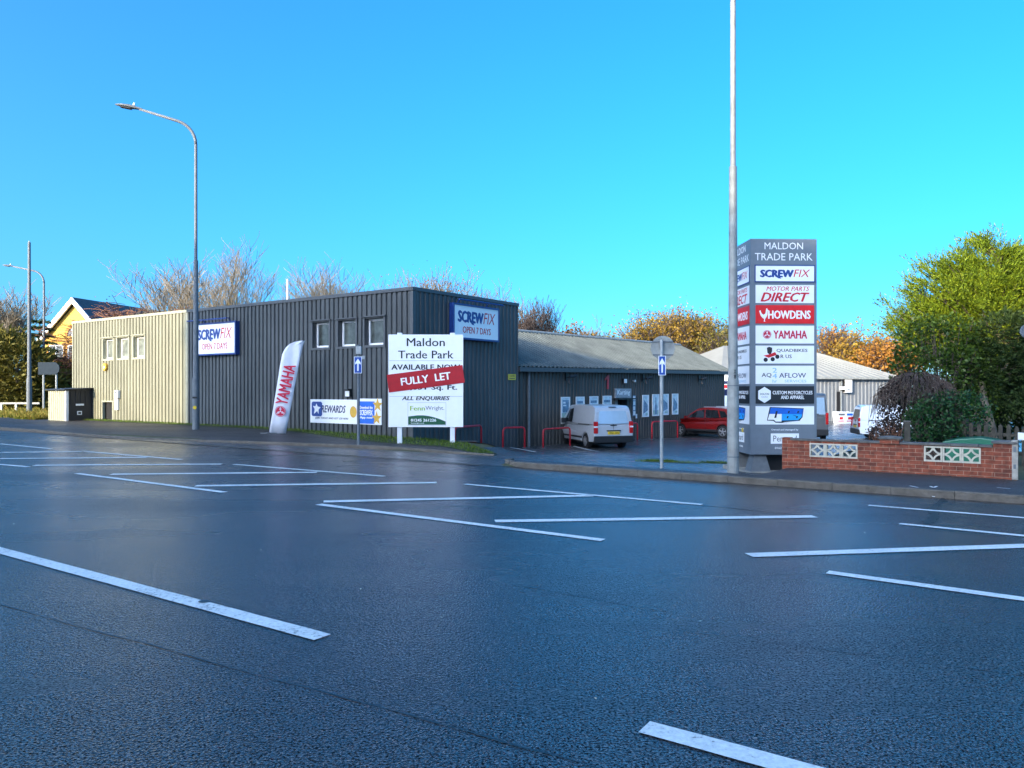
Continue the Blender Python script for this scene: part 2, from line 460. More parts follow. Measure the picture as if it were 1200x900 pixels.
TXT = {}
def text_geo(s, bold, shear):
    key = (s, bold, shear)
    if key not in TXT:
        cu = bpy.data.curves.new('t', 'FONT')
        cu.body = s; cu.offset = bold; cu.shear = shear; cu.resolution_u = 2; cu.fill_mode = 'BOTH'
        cu.extrude = 0.004; cu.space_character = 1.0 + bold * 1.5; cu.space_word = 1.1
        ob = bpy.data.objects.new('t', cu)
        me = bpy.data.meshes.new_from_object(ob)
        v = [tuple(x.co) for x in me.vertices]; f = [tuple(p.vertices) for p in me.polygons]
        bpy.data.objects.remove(ob); bpy.data.curves.remove(cu); bpy.data.meshes.remove(me)
        xs = [p[0] for p in v]; ys = [p[1] for p in v]
        TXT[key] = (v, f, min(xs), max(xs), min(ys), max(ys))
    return TXT[key]
def write(m, s, cx, cz, w, hh, bold=0.0, shear=0.0, y=-0.004, rot=0.0, slope=0.0):
    """letters of s, w wide and hh tall, centred on (cx, cz) of the plane facing -y"""
    v, f, x0, x1, y0, y1 = text_geo(s, 0.0, shear)
    x0 -= bold; x1 += bold
    kx = w / (x1 - x0); ky = hh / (y1 - y0)
    c, sn = math.cos(rot), math.sin(rot)
    sh = [(0, 0)] if bold < .004 else ([(-bold, 0), (0, 0), (bold, 0)] if bold < .03 else [(-bold, 0), (-bold * .5, bold * .5), (0, 0), (bold * .5, -bold * .5), (bold, 0)])
    for e, (ox, oy) in enumerate(sh):               # heavier weights: the stroke is thickened sideways
        pts = []
        for (x, yy, z) in v:
            a = (x + ox - (x0 + x1) / 2) * kx; b = (yy + oy - (y0 + y1) / 2) * ky
            a, b = a * c - b * sn, a * sn + b * c
            pts.append((cx + a, y - (0.0015 + e * .0003 if z > 0 else 0), cz + b + slope * a))
        n = m.add(pts)
        for q in f: m.face(*[n + i for i in q])

def np_mesh(name, verts, faces, matname, parent=None, loc=(0, 0, 0), rz=0.0):
    """mesh of equal polygons straight from arrays"""
    me = bpy.data.meshes.new(name)
    nv, (nf, k) = len(verts), faces.shape
    me.vertices.add(nv); me.vertices.foreach_set('co', verts.astype(np.float32).ravel())
    me.loops.add(nf * k); me.loops.foreach_set('vertex_index', faces.astype(np.int32).ravel())
    me.polygons.add(nf); me.polygons.foreach_set('loop_start', np.arange(0, nf * k, k, dtype=np.int32))
    me.update(calc_edges=True)
    me.materials.append(MAT[matname])
    return newobj(name, me, parent, loc, rz)
rng = np.random.default_rng(11)
def unit(a): return a / (np.linalg.norm(a, axis=1, keepdims=True) + 1e-9)
def leaves(P, size, aspect=0.6, dirs=None, spread=1.0):
    """one diamond leaf per point; dirs = mean pointing direction"""
    n = len(P)
    d = rng.normal(size=(n, 3))
    if dirs is not None: d = dirs + d * spread
    d = unit(d)
    s = unit(np.cross(d, rng.normal(size=(n, 3))))
    L = (size * rng.uniform(0.6, 1.4, n))[:, None]
    v = np.stack([P - d * L * 0.5, P + s * L * aspect * 0.5, P + d * L * 0.5, P - s * L * aspect * 0.5], 1).reshape(-1, 3)
    f = np.arange(4 * n).reshape(n, 4)
    return v, f

# ------------------------------------------------------------------ terrain, road, kerbs, markings
def sheet(name, matname, ss, ts, off=0.0, hf=h, keep=None):
    v = []; f = []; ns, nt_ = len(ss), len(ts)
    for t in ts:
        for s in ss:
            x, y = W(s, t); v.append((x, y, hf(s, t) + off))
    for j in range(nt_ - 1):
        for i in range(ns - 1):
            if keep and not keep((ss[i] + ss[i + 1]) / 2, (ts[j] + ts[j + 1]) / 2): continue
            f.append((j * ns + i, j * ns + i + 1, (j + 1) * ns + i + 1, (j + 1) * ns + i))
    m = MB().mat(matname); m.v = v; m.f = f; m.mi = [0] * len(f)
    return tag(m.build(name, smooth=True), kind='structure')
def rg(a, b, st): return list(np.arange(a, b + st * 0.5, st))
sheet('ground', 'earth', rg(-140, -30, 2) + rg(-29, -12, 0.5) + rg(-11.8, -8, 0.2) + rg(-7.5, 24, 0.5) + rg(26, 140, 3), rg(13.95, 16.5, 0.17) + rg(16.8, 34, 0.45) + rg(35, 150, 2.5), -0.03)
fm = mb('earth'); fm.quad((-1500, -900, -1.6), (1500, -900, -1.6), (1500, 1500, -1.6), (-1500, 1500, -1.6))
tag(fm.build('ground_plain'), kind='structure')
sheet('road', 'wet_asphalt', rg(-260, -60, 20) + rg(-50, 30, 5) + rg(40, 140, 20), [-3.4, 0, 4, 8, 12, 13.95], 0.0, lambda s, t: 0.0)
sheet('pavement', 'pavement_asphalt', rg(-140, -30, 10) + rg(-20, 140, 10), [-8, -6, -3.55], 0.1, lambda s, t: 0.0)
sheet('ground', 'earth', rg(-140, 140, 20), [-90, -40, -20, -8], 0.08, lambda s, t: 0.0)
KZ = lambda s: lin(s, [-140, -33, -27, -22, -17, -13.3], [0.12, 0.12, 0.055, 0.03, -.01, -.12])
sheet('car_park', 'car_park_asphalt', rg(-30, 24, 0.5), rg(13.95, 26, 0.45) + rg(27, 75, 2), 0.006,
      lambda s, t: hcar(t) if (s < -13.7 and t < KL(s) + 0.7) or (-13.7 <= s < -9.2 and t < 16.5) else h(s, t),
      lambda s, t: (s > -14.3 or t < KL(s) + 0.1 or (s > -18.6 and t > 19.6)) and not (s > -4.6 and t > 16.2 and t < 26) and not (s > -9.3 and t < 16.3))
# left footway: rows follow the kerb line
fv = []; ff = []; SS = rg(-140, -50, 5) + rg(-49, -13.6, 0.5)
for s in SS:
    k0 = KL(s) + 0.12; k1 = max(k0 + 0.35, lin(s, [-140, -24, -18, -13], [19.35, 19.3, 17.9, 17.75]))
    for j in range(7):
        t = k0 + (k1 - k0) * j / 6
        z = max(h(s, t), KZ(s) - 0.01) if j == 0 else h(s, t)
        z = KZ(s) - 0.005 + (h(s, k1) + 0.012 - KZ(s)) * j / 6
        if j: z = max(z, h(s, t) + .004)
        x, y = W(s, t); fv.append((x, y, z))
for i in range(len(SS) - 1):
    for j in range(6):
        a = i * 7 + j; ff.append((a, a + 7, a + 8, a + 1))
m = mb('pavement_asphalt'); m.v = fv; m.f = ff; m.mi = [0] * len(ff); tag(m.build('pavement', smooth=True), kind='structure')
sheet('pavement', 'pavement_asphalt', rg(-10.5, -8.5, 0.1) + rg(-8.1, 40, 0.4), rg(14.07, 16.42, 0.235), 0.008, h, lambda s, t: not (s < -9.5 and t < 14.95 and math.hypot(s + 9.5, t - 14.95) > .8))
# kerbs: rows of stones with open joints
def kerb_run(pts, hz, name, wd=0.13):
    m = mb('kerb_stone'); acc = 0
    for (a, b, za, zb) in pts:
        d = Vector((b[0] - a[0], b[1] - a[1], 0)); L = d.length; d.normalize(); nn = Vector((-d.y, d.x, 0))
        a0 = Vector((a[0], a[1], 0)) + d * 0.004; b0 = Vector((b[0], b[1], 0)) - d * 0.004
        jit = random.uniform(-0.006, 0.006)
        v = [a0, b0, b0 + nn * wd, a0 + nn * wd]; lo = -0.2
        ch = nn * 0.018
        n = m.add([(p.x, p.y, lo) for p in v] + [(v[0].x, v[0].y, za - 0.02), (v[1].x, v[1].y, zb - 0.02), (v[2].x, v[2].y, zb + jit), (v[3].x, v[3].y, za + jit),
                  ((v[0] + ch).x, (v[0] + ch).y, za + jit), ((v[1] + ch).x, (v[1] + ch).y, zb + jit)])
        for f in ((0, 1, 5, 4), (4, 5, 9, 8), (8, 9, 6, 7), (1, 2, 6, 9, 5), (3, 0, 4, 8, 7), (2, 3, 7, 6)): m.face(*[n + i for i in f])
    return tag(m.build(name), kind='structure')
run = []
arc = [W(-10.5 + 1.0 - 1.0 * math.cos(a), 13.95 + 1.0 - 1.0 * math.sin(a)) for a in (R(10), R(35), R(62), R(90))]
for i in range(3): run.append((arc[i], arc[i + 1], 0.10, 0.12))
s = -9.5
while s < 45:
    run.append((W(s, 13.95), W(s + 0.915, 13.95), 0.125, 0.125)); s += 0.915
kerb_run(run, .12, 'kerb')
run = []; s = -120
while s < -13.4:
    run.append((W(s, KL(s)), W(s + 0.915, KL(s + 0.915)), KZ(s), KZ(s + 0.915))); s += 0.915
kerb_run(run, .12, 'kerb')
run = [(W(s, -3.52), W(s + 3, -3.52), .12, .12) for s in rg(-120, 120, 3)]
kerb_run(run, .12, 'kerb')

def u0(px, py):
    d = CAMZ * FPX / (py - HOR)
    return Vector(((px - 600) / FPX * d, d, 0))
mk = mb('road_paint')
def stroke(a, b, w, z=0.006):
    d = (b - a); d.z = 0; d.normalize(); nn = Vector((-d.y, d.x, 0)) * w / 2
    L = (b - a).length; n = max(2, int(L / 0.25)); pa = []; pb = []
    for i in range(n + 1):
        p = a.lerp(b, i / n); j1 = random.uniform(-.006, .006); j2 = random.uniform(-.006, .006)
        zz = max(0, hxy(p.x, p.y)) if False else 0
        e = d * random.uniform(-.02, .02) if i in (0, n) else Vector()
        pa.append(p + nn * (1 + j1 * 6) + e + Vector((0, 0, z))); pb.append(p - nn * (1 + j2 * 6) + e * 0.4 + Vector((0, 0, z)))
    for i in range(n): mk.quad(pb[i], pb[i + 1], pa[i + 1], pa[i])
DA = u0(0, 645.5); DB = u0(378, 747.5)
stroke(DA + (DA - DB).normalized() * 1.2, DB, 0.155)
dd = (DB - DA).normalized()
C0 = u0(756, 853); stroke(C0, C0 + dd * 3.4, 0.155)
for (a, b, w) in [((90, 555), (263, 577.2), .13), ((373, 591.3), (708, 633.5), .14), ((970, 671), (1290, 715), .14),
                  ((0, 520.3), (60, 526), .12), ((97, 529), (213, 538.8), .12), ((274, 544.3), (450, 558.3), .12), ((545, 567.6), (822, 591.5), .12),
                  ((1018, 592.5), (1260, 612), .11), ((1054, 614), (1280, 636), .12), ((-120, 534), (33, 547.3), .13),
                  ((0, 530.4), (97, 529.3), .2), ((0, 537.6), (172, 536.2), .2), ((40, 545.5), (260, 544), .2), ((130, 556), (372, 553.7), .2),
                  ((229, 569.6), (511, 565.8), .2), ((380, 588), (694, 581), .2), ((581, 611), (955, 605.5), .19), ((878, 651), (1290, 637), .19)]:
    stroke(u0(*a), u0(*b), w)
tag(mk.build('road_markings'), kind='structure')
# longitudinal construction joints and a repaired trench in the carriageway
sj = mb('tar_seam')
def seam(a, b, w, wob=0.03, z=0.004):
    d = (b - a).normalized(); nn = Vector((-d.y, d.x, 0)); n = int((b - a).length / 0.12) + 2; prev = None; o = 0
    for i in range(n + 1):
        o = 0.8 * o + random.uniform(-wob, wob) * 0.5; ww = w * random.uniform(0.25, 1)
        p = a.lerp(b, i / n) + nn * o
        c = (p - nn * ww / 2 + Vector((0, 0, z)), p + nn * ww / 2 + Vector((0, 0, z)))
        if prev: sj.quad(prev[0], c[0], c[1], prev[1])
        prev = c
seam(u0(-60, 692), u0(720, 905), 0.018, .012)
seam(u0(700, 726), u0(1300, 805), 0.014, .012)
seam(u0(440, 702), u0(545, 693), 0.012)
seam(u0(1086, 614), u0(1106, 584), 0.16, 0.05)
seam(u0(600, 686), u0(780, 716), 0.018)
seam(u0(820, 592), u0(960, 606), 0.05, .04)
q = u0(239, 706); n_ = sj.add([(q.x + .045 * math.cos(i * .52), q.y + .045 * math.sin(i * .52), .011) for i in range(12)]); sj.face(*range(n_, n_ + 12))
tag(sj.build('road_seam'), kind='structure')
# channel of concrete set flush across the entrance
pc = mb('kerb_stone'); a = Vector((*W(-32, 13.8), 0)); b = Vector((*W(-10.6, 13.8), 0)); dv = (b - a).normalized(); nn = Vector((-dv.y, dv.x, 0)) * .06
for i in range(22):
    p = a.lerp(b, i / 22) + dv * .005; q = a.lerp(b, (i + 1) / 22) - dv * .005; zz = Vector((0, 0, .004 + .01))
    pc.quad(p - nn + zz, q - nn + zz, q + nn + zz, p + nn + zz)
tag(pc.build('kerb_channel'), kind='structure')
# white bay lines on the car park
bm_ = mb('road_paint')
for (a, b) in [((598, 524.7), (628, 530)), ((672, 523.2), (702, 529.3)), ((720, 508.5), (768, 512.5)), ((792, 509), (842, 512.5)), ((700, 516.5), (730, 513))]:
    A = Vector(ground_at(*a)); B = Vector(ground_at(*b)); d = (B - A); d.z = 0; d.normalize(); nn = Vector((-d.y, d.x, 0)) * .05
    n = 8
    for i in range(n):
        p, q = A.lerp(B, i / n), A.lerp(B, (i + 1) / n)
        f = lambda r_: Vector((r_.x, r_.y, hxy(r_.x, r_.y) + .016))
        bm_.quad(f(p - nn), f(q - nn), f(q + nn), f(p + nn))
tag(bm_.build('parking_markings'), kind='structure')
# low run of red brick edging at the back of the verge, behind the letting board
A_ = Vector((atpx(537, 26.2), 26.2, 0)); zb = zpx(521.5, 26.2)
ed = thing('brick_edging', 'short low run of red brick edging on the grass right of the letting board posts', 'edging', (A_.x, A_.y, zb), RF + .5)
m = mb('brick'); m.box(0, .62, 0, .2, -.4, .11); m.build('course', ed, bevel=.008)
m = mb('coping'); m.box(-.01, .63, -.01, .21, .111, .135); m.build('cap', ed, bevel=.006)
# surveyor's white spray marks on the right footway
sp = mb('white_paint')
for pts in [[(1066, 570.5), (1071, 571.5), (1076, 572.5)], [(1090, 571), (1094, 572.8), (1098, 571)], [(1094, 572), (1094, 575.5)], [(1168, 572.6), (1184, 574)]]:
    for i in range(len(pts) - 1):
        A = u0(*pts[i]); B = u0(*pts[i + 1]); A = A * 0.94; B = B * 0.94
        zf = lambda p: hxy(p.x, p.y) + .014
        d = (B - A).normalized(); nn = Vector((-d.y, d.x, 0)) * .02
        sp.quad(*[Vector((p.x, p.y, zf(p))) for p in (A - nn, B - nn, B + nn, A + nn)])
tag(sp.build('footway_markings'), kind='structure')

# ------------------------------------------------------------------ walls of ribbed sheet
def hit(fr, px, py=None):
    (x0, y0), a = fr; dx, dy = math.cos(a), math.sin(a); q = (px - 600) / FPX
    k = (q * y0 - x0) / (dx - q * dy); Y = y0 + k * dy
    return (k, zpx(py, Y)) if py is not None else k
def on(fr, k, out=0.0):
    (x0, y0), a = fr
    return (x0 + k * math.cos(a) + out * math.sin(a), y0 + k * math.sin(a) - out * math.cos(a))
def ribs(m, x0, x1, z0, z1, holes=(), pitch=.25, dep=.035, ph=0.0, ztop=None, deep=False):
    """vertical trapezoid ribs, outward = -y"""
    prof = [(0, 0), (.22, 0), (.3, 1), (.92, 1), (1.0, 0)] if deep else [(0, 0), (.42, 0), (.52, 1), (.9, 1), (1.0, 0)]
    def yy(x):
        f = ((x + ph) / pitch) % 1.0
        for (a, b), (c, d) in zip(prof, prof[1:]):
            if f <= c: return -dep * (b + (d - b) * (f - a) / (c - a))
        return 0
    xs = {x0, x1}
    k = math.floor((x0 + ph) / pitch) - 1
    while k * pitch - ph < x1:
        for a, _ in prof:
            x = (k + a) * pitch - ph
            if x0 < x < x1: xs.add(x)
        k += 1
    for ho in holes: xs.add(ho[0]); xs.add(ho[1])
    xs = sorted(xs)
    for a, b in zip(xs, xs[1:]):
        if b - a < 1e-5: continue
        mid = (a + b) / 2; ya, yb = yy(a + 1e-6), yy(b - 1e-6)
        segs = [(z0, z1)]
        for (ha, hb, za, zb) in holes:
            if ha < mid < hb: segs = [p for (s0, s1) in segs for p in ((s0, min(s1, za)), (max(s0, zb), s1)) if p[1] - p[0] > 1e-4]
        for s0, s1 in segs:
            t0 = s1 if ztop is None or s1 != z1 else ztop(a); t1 = s1 if ztop is None or s1 != z1 else ztop(b)
            m.quad((a, ya, s0), (b, yb, s0), (b, yb, t1), (a, ya, t0))
def ring(m, x0, x1, z0, z1, w, y0, y1):
    m.box(x0, x0 + w, y0, y1, z0, z1); m.box(x1 - w, x1, y0, y1, z0, z1)
    m.box(x0 + w, x1 - w, y0, y1, z0, z0 + w); m.box(x0 + w, x1 - w, y0, y1, z1 - w, z1)

# ------------------------------------------------------------------ the block on the corner
OC = (-3.45, 26.8)
FF = (OC, RF)                                   # front wall frame: k<0 to the left of the corner
FE = (OC, RF + math.pi / 2)                     # gable wall frame: k>0 runs away from the corner
HT = 5.16
kb = hit(FF, 221); kl = hit(FF, 87); ke = hit(FE, 606.5)
block = thing('trade_unit', 'flat roofed two storey metal unit, half olive and half dark grey', 'building', (*OC, 0), RF)
wd = [(368, 387, 378, 408), (398, 418.3, 376, 406.5), (429, 451, 373.5, 405)]
wc = [(122.4, 134, 397.5, 421), (139.2, 152, 396, 420.2), (158, 171, 394.5, 419.2)]
def holes(lst):
    r = []
    for (a, b, t, bb) in lst:
        ka, za = hit(FF, a, bb); k2, zb = hit(FF, a, t); kb_ = hit(FF, b)
        r.append((ka, kb_, za, zb))
    return r
HD, HC = holes(wd), holes(wc)
kd0, kd1 = hit(FF, 122), hit(FF, 133.5)
hatch = (kd0, kd1, -0.2, hit(FF, 122, 471)[1])
m = mb('anthracite_cladding'); ribs(m, kb, -0.09, -1.0, HT, HD, .25, .055, deep=True); m.build('front_wall', block)
m = mb('olive_cladding'); ribs(m, kl, kb - .09, -1.0, HT, HC + [hatch], .28, .07, deep=True); m.build('olive_wall', block)
m = mb('anthracite_cladding')
e0 = m.v.__len__()
ribs(m, .09, ke, -1.4, HT, (), .25)
m.v = [(-y, x, z) for (x, y, z) in m.v]         # turn onto the gable side
m.build('gable_wall', block)
m = mb('anthracite_trim'); m.box(-.09, .045, -.062, .09, -1.2, HT - .005); m.build('corner_trim', block, bevel=.01)
m = mb('olive_trim'); m.tube([(kb - .045, -.0, -1), (kb - .045, -.0, HT - .004)], .1, 12); m.build('corner_trim', block)
m = mb('olive_trim'); m.box(kl - .06, kl, -.075, 9, -1, HT - .004); m.build('corner_trim', block)
m = mb('anthracite_trim'); m.box(kb - .02, .06, -.095, .05, HT, HT + .13); m.box(-.05, .063, .05, ke + .03, HT + .001, HT + .131); m.build('coping', block, bevel=.01)
m = mb('olive_trim'); m.box(kl - .09, kb - .021, -.1, .05, HT, HT + .13); m.build('coping', block, bevel=.01)
m = mb('flat_roof'); m.box(kl, -.06, .06, ke - .02, HT - .12, HT - .05); m.build('roof', block)
m = mb('anthracite_cladding'); m.box(kl, -.02, ke, ke + .06, -1, HT); m.build('rear_wall', block)
def window(parent, ho, fr_mat, trim, glass, split=None):
    a, b, z0, z1 = ho
    m = mb(trim); ring(m, a - .09, b + .09, z0 - .09, z1 + .09, .09, -.085, .02)
    m.box(a, a + .012, .0201, .2, z0, z1); m.box(b - .012, b, .0201, .2, z0, z1); m.box(a + .012, b - .012, .0201, .2, z1 - .012, z1); m.box(a + .012, b - .012, .0201, .2, z0, z0 + .012)
    m.box(a - .14, b + .14, -.15, -.0855, z1 + .04, z1 + .07)
    w = m.build('window', parent)
    m = mb(fr_mat); ring(m, a + .013, b - .013, z0 + .013, z1 - .013, .075, .12, .19); m.build('frame', w, bevel=.006)
    m = mb(glass); m.quad((a + .05, .165, z0 + .05), (b - .05, .165, z0 + .05), (b - .05, .165, z1 - .05), (a + .05, .165, z1 - .05)); m.build('pane', w)
    return w
for ho in HD: window(block, ho, 'white_plastic', 'anthracite_trim', 'dim_glass')
for ho in HC: window(block, ho, 'white_plastic', 'olive_trim', 'frosted_glass')
m = mb('olive_trim'); ring(m, hatch[0] - .07, hatch[1] + .07, -.3, hatch[3] + .07, .07, -.09, .05)
dr = m.build('door', block)
m = mb('dark_void'); m.box(hatch[0], hatch[1], .1, .16, -.3, hatch[3]); m.build('door_leaf', dr)
def wall_item(name, label, cat, fr, px, py, out=0.05, group=None):
    k, z = hit(fr, px, py); x, y = on(fr, k, out)
    return thing(name, label, cat, (x, y, z), fr[1], group)
t = wall_item('meter_box', 'white upper meter box on the olive wall beside the low door', 'meter box', FF, 140.7, 462, .075)
m = mb('white_plastic'); m.box(-.16, .16, -.14, 0, -.2, .2); m.build('body', t, bevel=.02); m = mb('grey_ink'); m.box(-.1, .1, -.146, -.1405, .02, .12); m.build('meter_window', t)
t = wall_item('meter_box', 'white lower meter box with plain cover on the olive wall', 'meter box', FF, 139.8, 474, .075)
m = mb('white_plastic'); m.box(-.15, .15, -.1, 0, -.27, .27); m.build('body', t, bevel=.02); m = mb('galvanised'); m.disc(.09, 0, .02, -.112, -.1005, 10); m.build('latch', t)
t = wall_item('alarm_bell', 'yellow alarm bell box under the first olive wall window', 'alarm', FF, 126.5, 430.5, .075)
m = mb('gold'); m.prism([(-.16, .1), (-.16, -.05), (0, -.2), (.16, -.05), (.16, .1), (.06, .2), (-.06, .2)], -.12, 0); m.build('body', t, bevel=.02); m = mb('white_plastic'); m.disc(0, .0, .06, -.135, -.1205, 14); m.build('strobe', t)
t = wall_item('wall_lamp', 'small square floodlight above the rewards banner', 'wall lamp', FF, 411, 461, .06)
m = mb('black_plastic'); m.box(-.13, .13, -.1, 0, -.13, .17); m.box(-.13, .13, -.2, -.101, .1, .17); m.build('body', t, bevel=.015); m = mb('white_plastic'); m.box(-.1, .1, -.125, -.1011, -.11, .09); m.build('lamp_cover', t)

# ------------------------------------------------------------------ low unit with pitched roof
U0 = (0.40, 32.6)
UA = math.atan2(.747, .664)
FU = (U0, UA)
KU = 18.85
lowunit = thing('workshop_unit', 'long low ribbed metal workshop with grey pitched roof beside the car park', 'building', (*U0, 0), UA)
z_e0 = zpx(434, 32.6); z_e1 = zpx(437.5, 32.6 + KU * .747)
ez = lambda k: z_e0 + (z_e1 - z_e0) * k / KU
dk0, dk1 = hit(FU, 719.5), hit(FU, 735); dz1 = hit(FU, 727, 465)[1]
m = mb('unit_cladding'); ribs(m, -.6, KU, -2, z_e1, [(dk0, dk1, -2.0001, dz1)], .25, .04, 0, ez); m.build('wall', lowunit)
m = mb('unit_cladding'); m.box(KU - .04, KU, .005, 8, -2, z_e1 - .02); m.build('end_wall', lowunit)
RD, RZ0, RZ1, KR = 4.0, zpx(388.5, 38.5), zpx(405.5, 51), 20.6
m = mb('grey_roof')
pit = .28; n = int((KU + 2.2) / pit)
def roofpt(k, f, lift):
    kk = k if f < 1e-6 else k
    k1 = -1.2 + (KR + 1.2) * ((k + 1.2) / (KU + .35 + 1.2))
    x = k + (k1 - k) * f; y = -.28 + (RD + .28) * f
    return (x, y, (ez(min(k, KU)) + .14) * (1 - f) + (RZ0 + (RZ1 - RZ0) * (x + 1.2) / (KR + 1.2)) * f + lift)
ks = []
k = -1.2
while k < KU + .35:
    for a, l in ((0, 0), (.45, 0), (.6, .05), (.85, .05)):
        ks.append((k + a * pit, l))
    k += pit
ks = [q for q in ks if q[0] <= KU + .35]
for (a, la), (b, lb) in zip(ks, ks[1:]): m.quad(roofpt(a, 0, la), roofpt(b, 0, lb), roofpt(b, 1, lb), roofpt(a, 1, la))
rf = m.build('roof', lowunit)
m = mb('grey_roof'); A = roofpt(-1.2, 1, 0); B = roofpt(KU + .35, 1, 0)
m.quad(A, B, (KU + .35, 8.4, z_e1), (-1.2, 8.4, z_e0)); m.quad((KU, 0, z_e1), (KU, 8, z_e1), B, B); m.build('rear_slope', rf)
m = mb('weathered_steel'); m.tube([(A[0], A[1], A[2] + .04), (B[0], B[1], B[2] + .04)], .09, 8); m.build('ridge_cap', rf)
m = mb('anthracite_trim'); n0 = m.add([(-.5, -.36, ez(0) - .06), (KU + .4, -.36, ez(KU) - .06), (KU + .4, -.36, ez(KU) + .12), (-.5, -.36, ez(0) + .12), (-.5, -.07, ez(0) - .06), (KU + .4, -.07, ez(KU) - .06), (KU + .4, -.07, ez(KU) + .12), (-.5, -.07, ez(0) + .12)])
for f in ((0, 1, 2, 3), (4, 7, 6, 5), (0, 4, 5, 1), (3, 2, 6, 7), (0, 3, 7, 4), (1, 5, 6, 2)): m.face(*[n0 + i for i in f])
m.build('gutter', lowunit)
kd = hit(FU, 617.5)
m = mb('dull_steel'); m.tube([(kd, -.11, -1), (kd, -.11, ez(0) - .06)], .06, 10); m.build('downpipe', lowunit)
m = mb('frosted_grey'); m.box(dk0 + .03, dk1 - .55, .2, .26, -2, dz1 - .02); dd_ = m.build('door', lowunit)
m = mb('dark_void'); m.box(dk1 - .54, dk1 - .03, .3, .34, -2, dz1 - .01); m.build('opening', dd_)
m = mb('anthracite_trim'); m.box(dk0 - .0, dk0 + .06, -.05, .3, -2, dz1); m.box(dk1 - .06, dk1, -.05, .3, -2, dz1); m.box(dk0 + .06, dk1 - .06, -.05, .3, dz1 - .05, dz1); m.build('frame', dd_)
# posters
PW = [(655.5, 667, 465.2, 496.8), (673, 684, 464.9, 490), (689, 700, 464.3, 488), (704.5, 715.6, 463.8, 488), (751, 759.3, 462.8, 488.8), (762.8, 771.5, 462, 487.6), (777.5, 782.5, 461.6, 486.4), (786, 793.8, 461.3, 485.9)]
PN = ['tall pale window poster furthest left on the low workshop wall, blue picture above green', 'second pale poster from the left, behind the silver van roof', 'third pale poster from the left, above the silver van roof', 'pale poster between the silver van roof and the unit entrance',
      'pale poster just right of the unit entrance notices', 'pale poster with a dark bottle shape left of the one way post', 'narrow pale poster half hidden behind the one way post', 'pale poster right of the one way post, last before the red car']
for i, (a, b, t0, b0) in enumerate(PW):
    k, z1 = hit(FU, a, t0); k2 = hit(FU, b); _, z0 = hit(FU, a, b0)
    if i == 6: k = hit(FU, 772.8)
    x, y = on(FU, (k + k2) / 2, .05); w2 = (k2 - k) / 2 - .03; hh = z1 - z0
    t = thing('poster', PN[i], 'poster', (x, y, z0), UA, 'posters along the workshop wall')
    m = mb('white_plastic'); ring(m, -w2, w2, 0, hh, .05, -.035, .0); m.build('frame', t)
    m = mb('poster_pale'); m.box(-w2 + .05, w2 - .05, -.018, -.004, .05, hh - .05)
    ms = m.build('sheet', t)
    m = mb('poster_ink')
    if i == 0:
        m.box(-w2 + .12, w2 - .1, -.022, -.0182, hh * .42, hh - .14); m.mat('poster_green'); m.box(-w2 + .07, w2 - .07, -.0215, -.0182, .08, hh * .4)
        m.mat('white_plastic'); m.box(-w2 + .16, 0, -.026, -.0222, hh - .3, hh - .22); m.box(-w2 + .16, .05, -.026, -.0222, hh - .42, hh - .36)
    elif i == 5:
        m.prism([(-.08, .1), (.1, .1), (.12, hh * .45), (.05, hh * .6), (.05, hh * .85), (-.03, hh * .85), (-.03, hh * .6), (-.1, hh * .45)], -.022, -.0182); m.mat('poster_green'); m.box(-w2 + .07, w2 - .07, -.0215, -.0182, .07, .3)
    elif i < 4:
        m.box(-w2 + .1, w2 - .12, -.022, -.0182, hh - .32, hh - .2); m.box(-w2 + .1, 0, -.022, -.0182, hh - .5, hh - .42); m.mat('poster_green'); m.box(-w2 + .1, w2 - .1, -.022, -.0182, .1, hh * .4)
    else:
        m.prism([(-w2 + .1, hh * .15), (w2 - .1, hh * .3), (w2 - .12, hh * .55), (-w2 + .15, hh * .8)], -.022, -.0182); m.mat('poster_green'); m.box(0, w2 - .1, -.0225, -.0182, .1, .2)
    m.build('print', ms)
# entrance sign, unit number and fittings
k, z = hit(FU, 728.5, 461); x, y = on(FU, k, .12); w2 = (hit(FU, 738) - hit(FU, 719.5)) / 2
t = thing('entrance_sign', 'mottled grey and white name board over the workshop entrance', 'sign', (x, y, z), UA)
m = mb('frosted_grey'); m.box(-w2, w2, 0, .08, -.22, .24); m.build('board', t, bevel=.008)
m = mb('white_paint'); write(m, 'Karting', 0, .02, w2 * 1.65, .3, .03, .1); m.build('lettering', t)
m = mb('black_plastic'); m.box(-w2 - .1, w2 + .15, -.25, .07, -.3, -.235); m.build('canopy', t)
k, z0 = hit(FU, 711, 456); x, y = on(FU, k, .05); _, z1 = hit(FU, 711, 439.5)
t = tag(MB().mat('rail_red').build('unit_number', loc=(x, y, z0), rz=UA), 'large red number 1 painted high on the workshop wall', 'number')
me = MB().mat('rail_red'); hh = z1 - z0; me.prism([(-.06, 0), (.09, 0), (.12, hh), (0, hh), (-.22, hh * .75), (-.22, hh * .62), (-.05, hh * .72)], -.02, 0)
t.data.clear_geometry(); t.data.from_pydata(me.v, [], me.f)
k, z = hit(FU, 742, 476); x, y = on(FU, k, .05)
t = thing('notice_board', 'strip of small white notices right of the workshop doorway', 'notices', (x, y, z), UA)
m = mb('poster_ink'); m.box(-.13, .13, -.01, 0, -.5, .55); m.build('board', t)
m = mb('white_plastic'); m.box(-.11, .11, -.016, -.0101, .3, .5); m.box(-.11, .11, -.016, -.0101, .05, .25); m.box(-.1, .09, -.016, -.0101, -.2, 0); m.box(-.09, .11, -.016, -.0101, -.45, -.25); m.box(.14, .28, -.016, -.0101, -.62, -.4); m.build('notice', t)
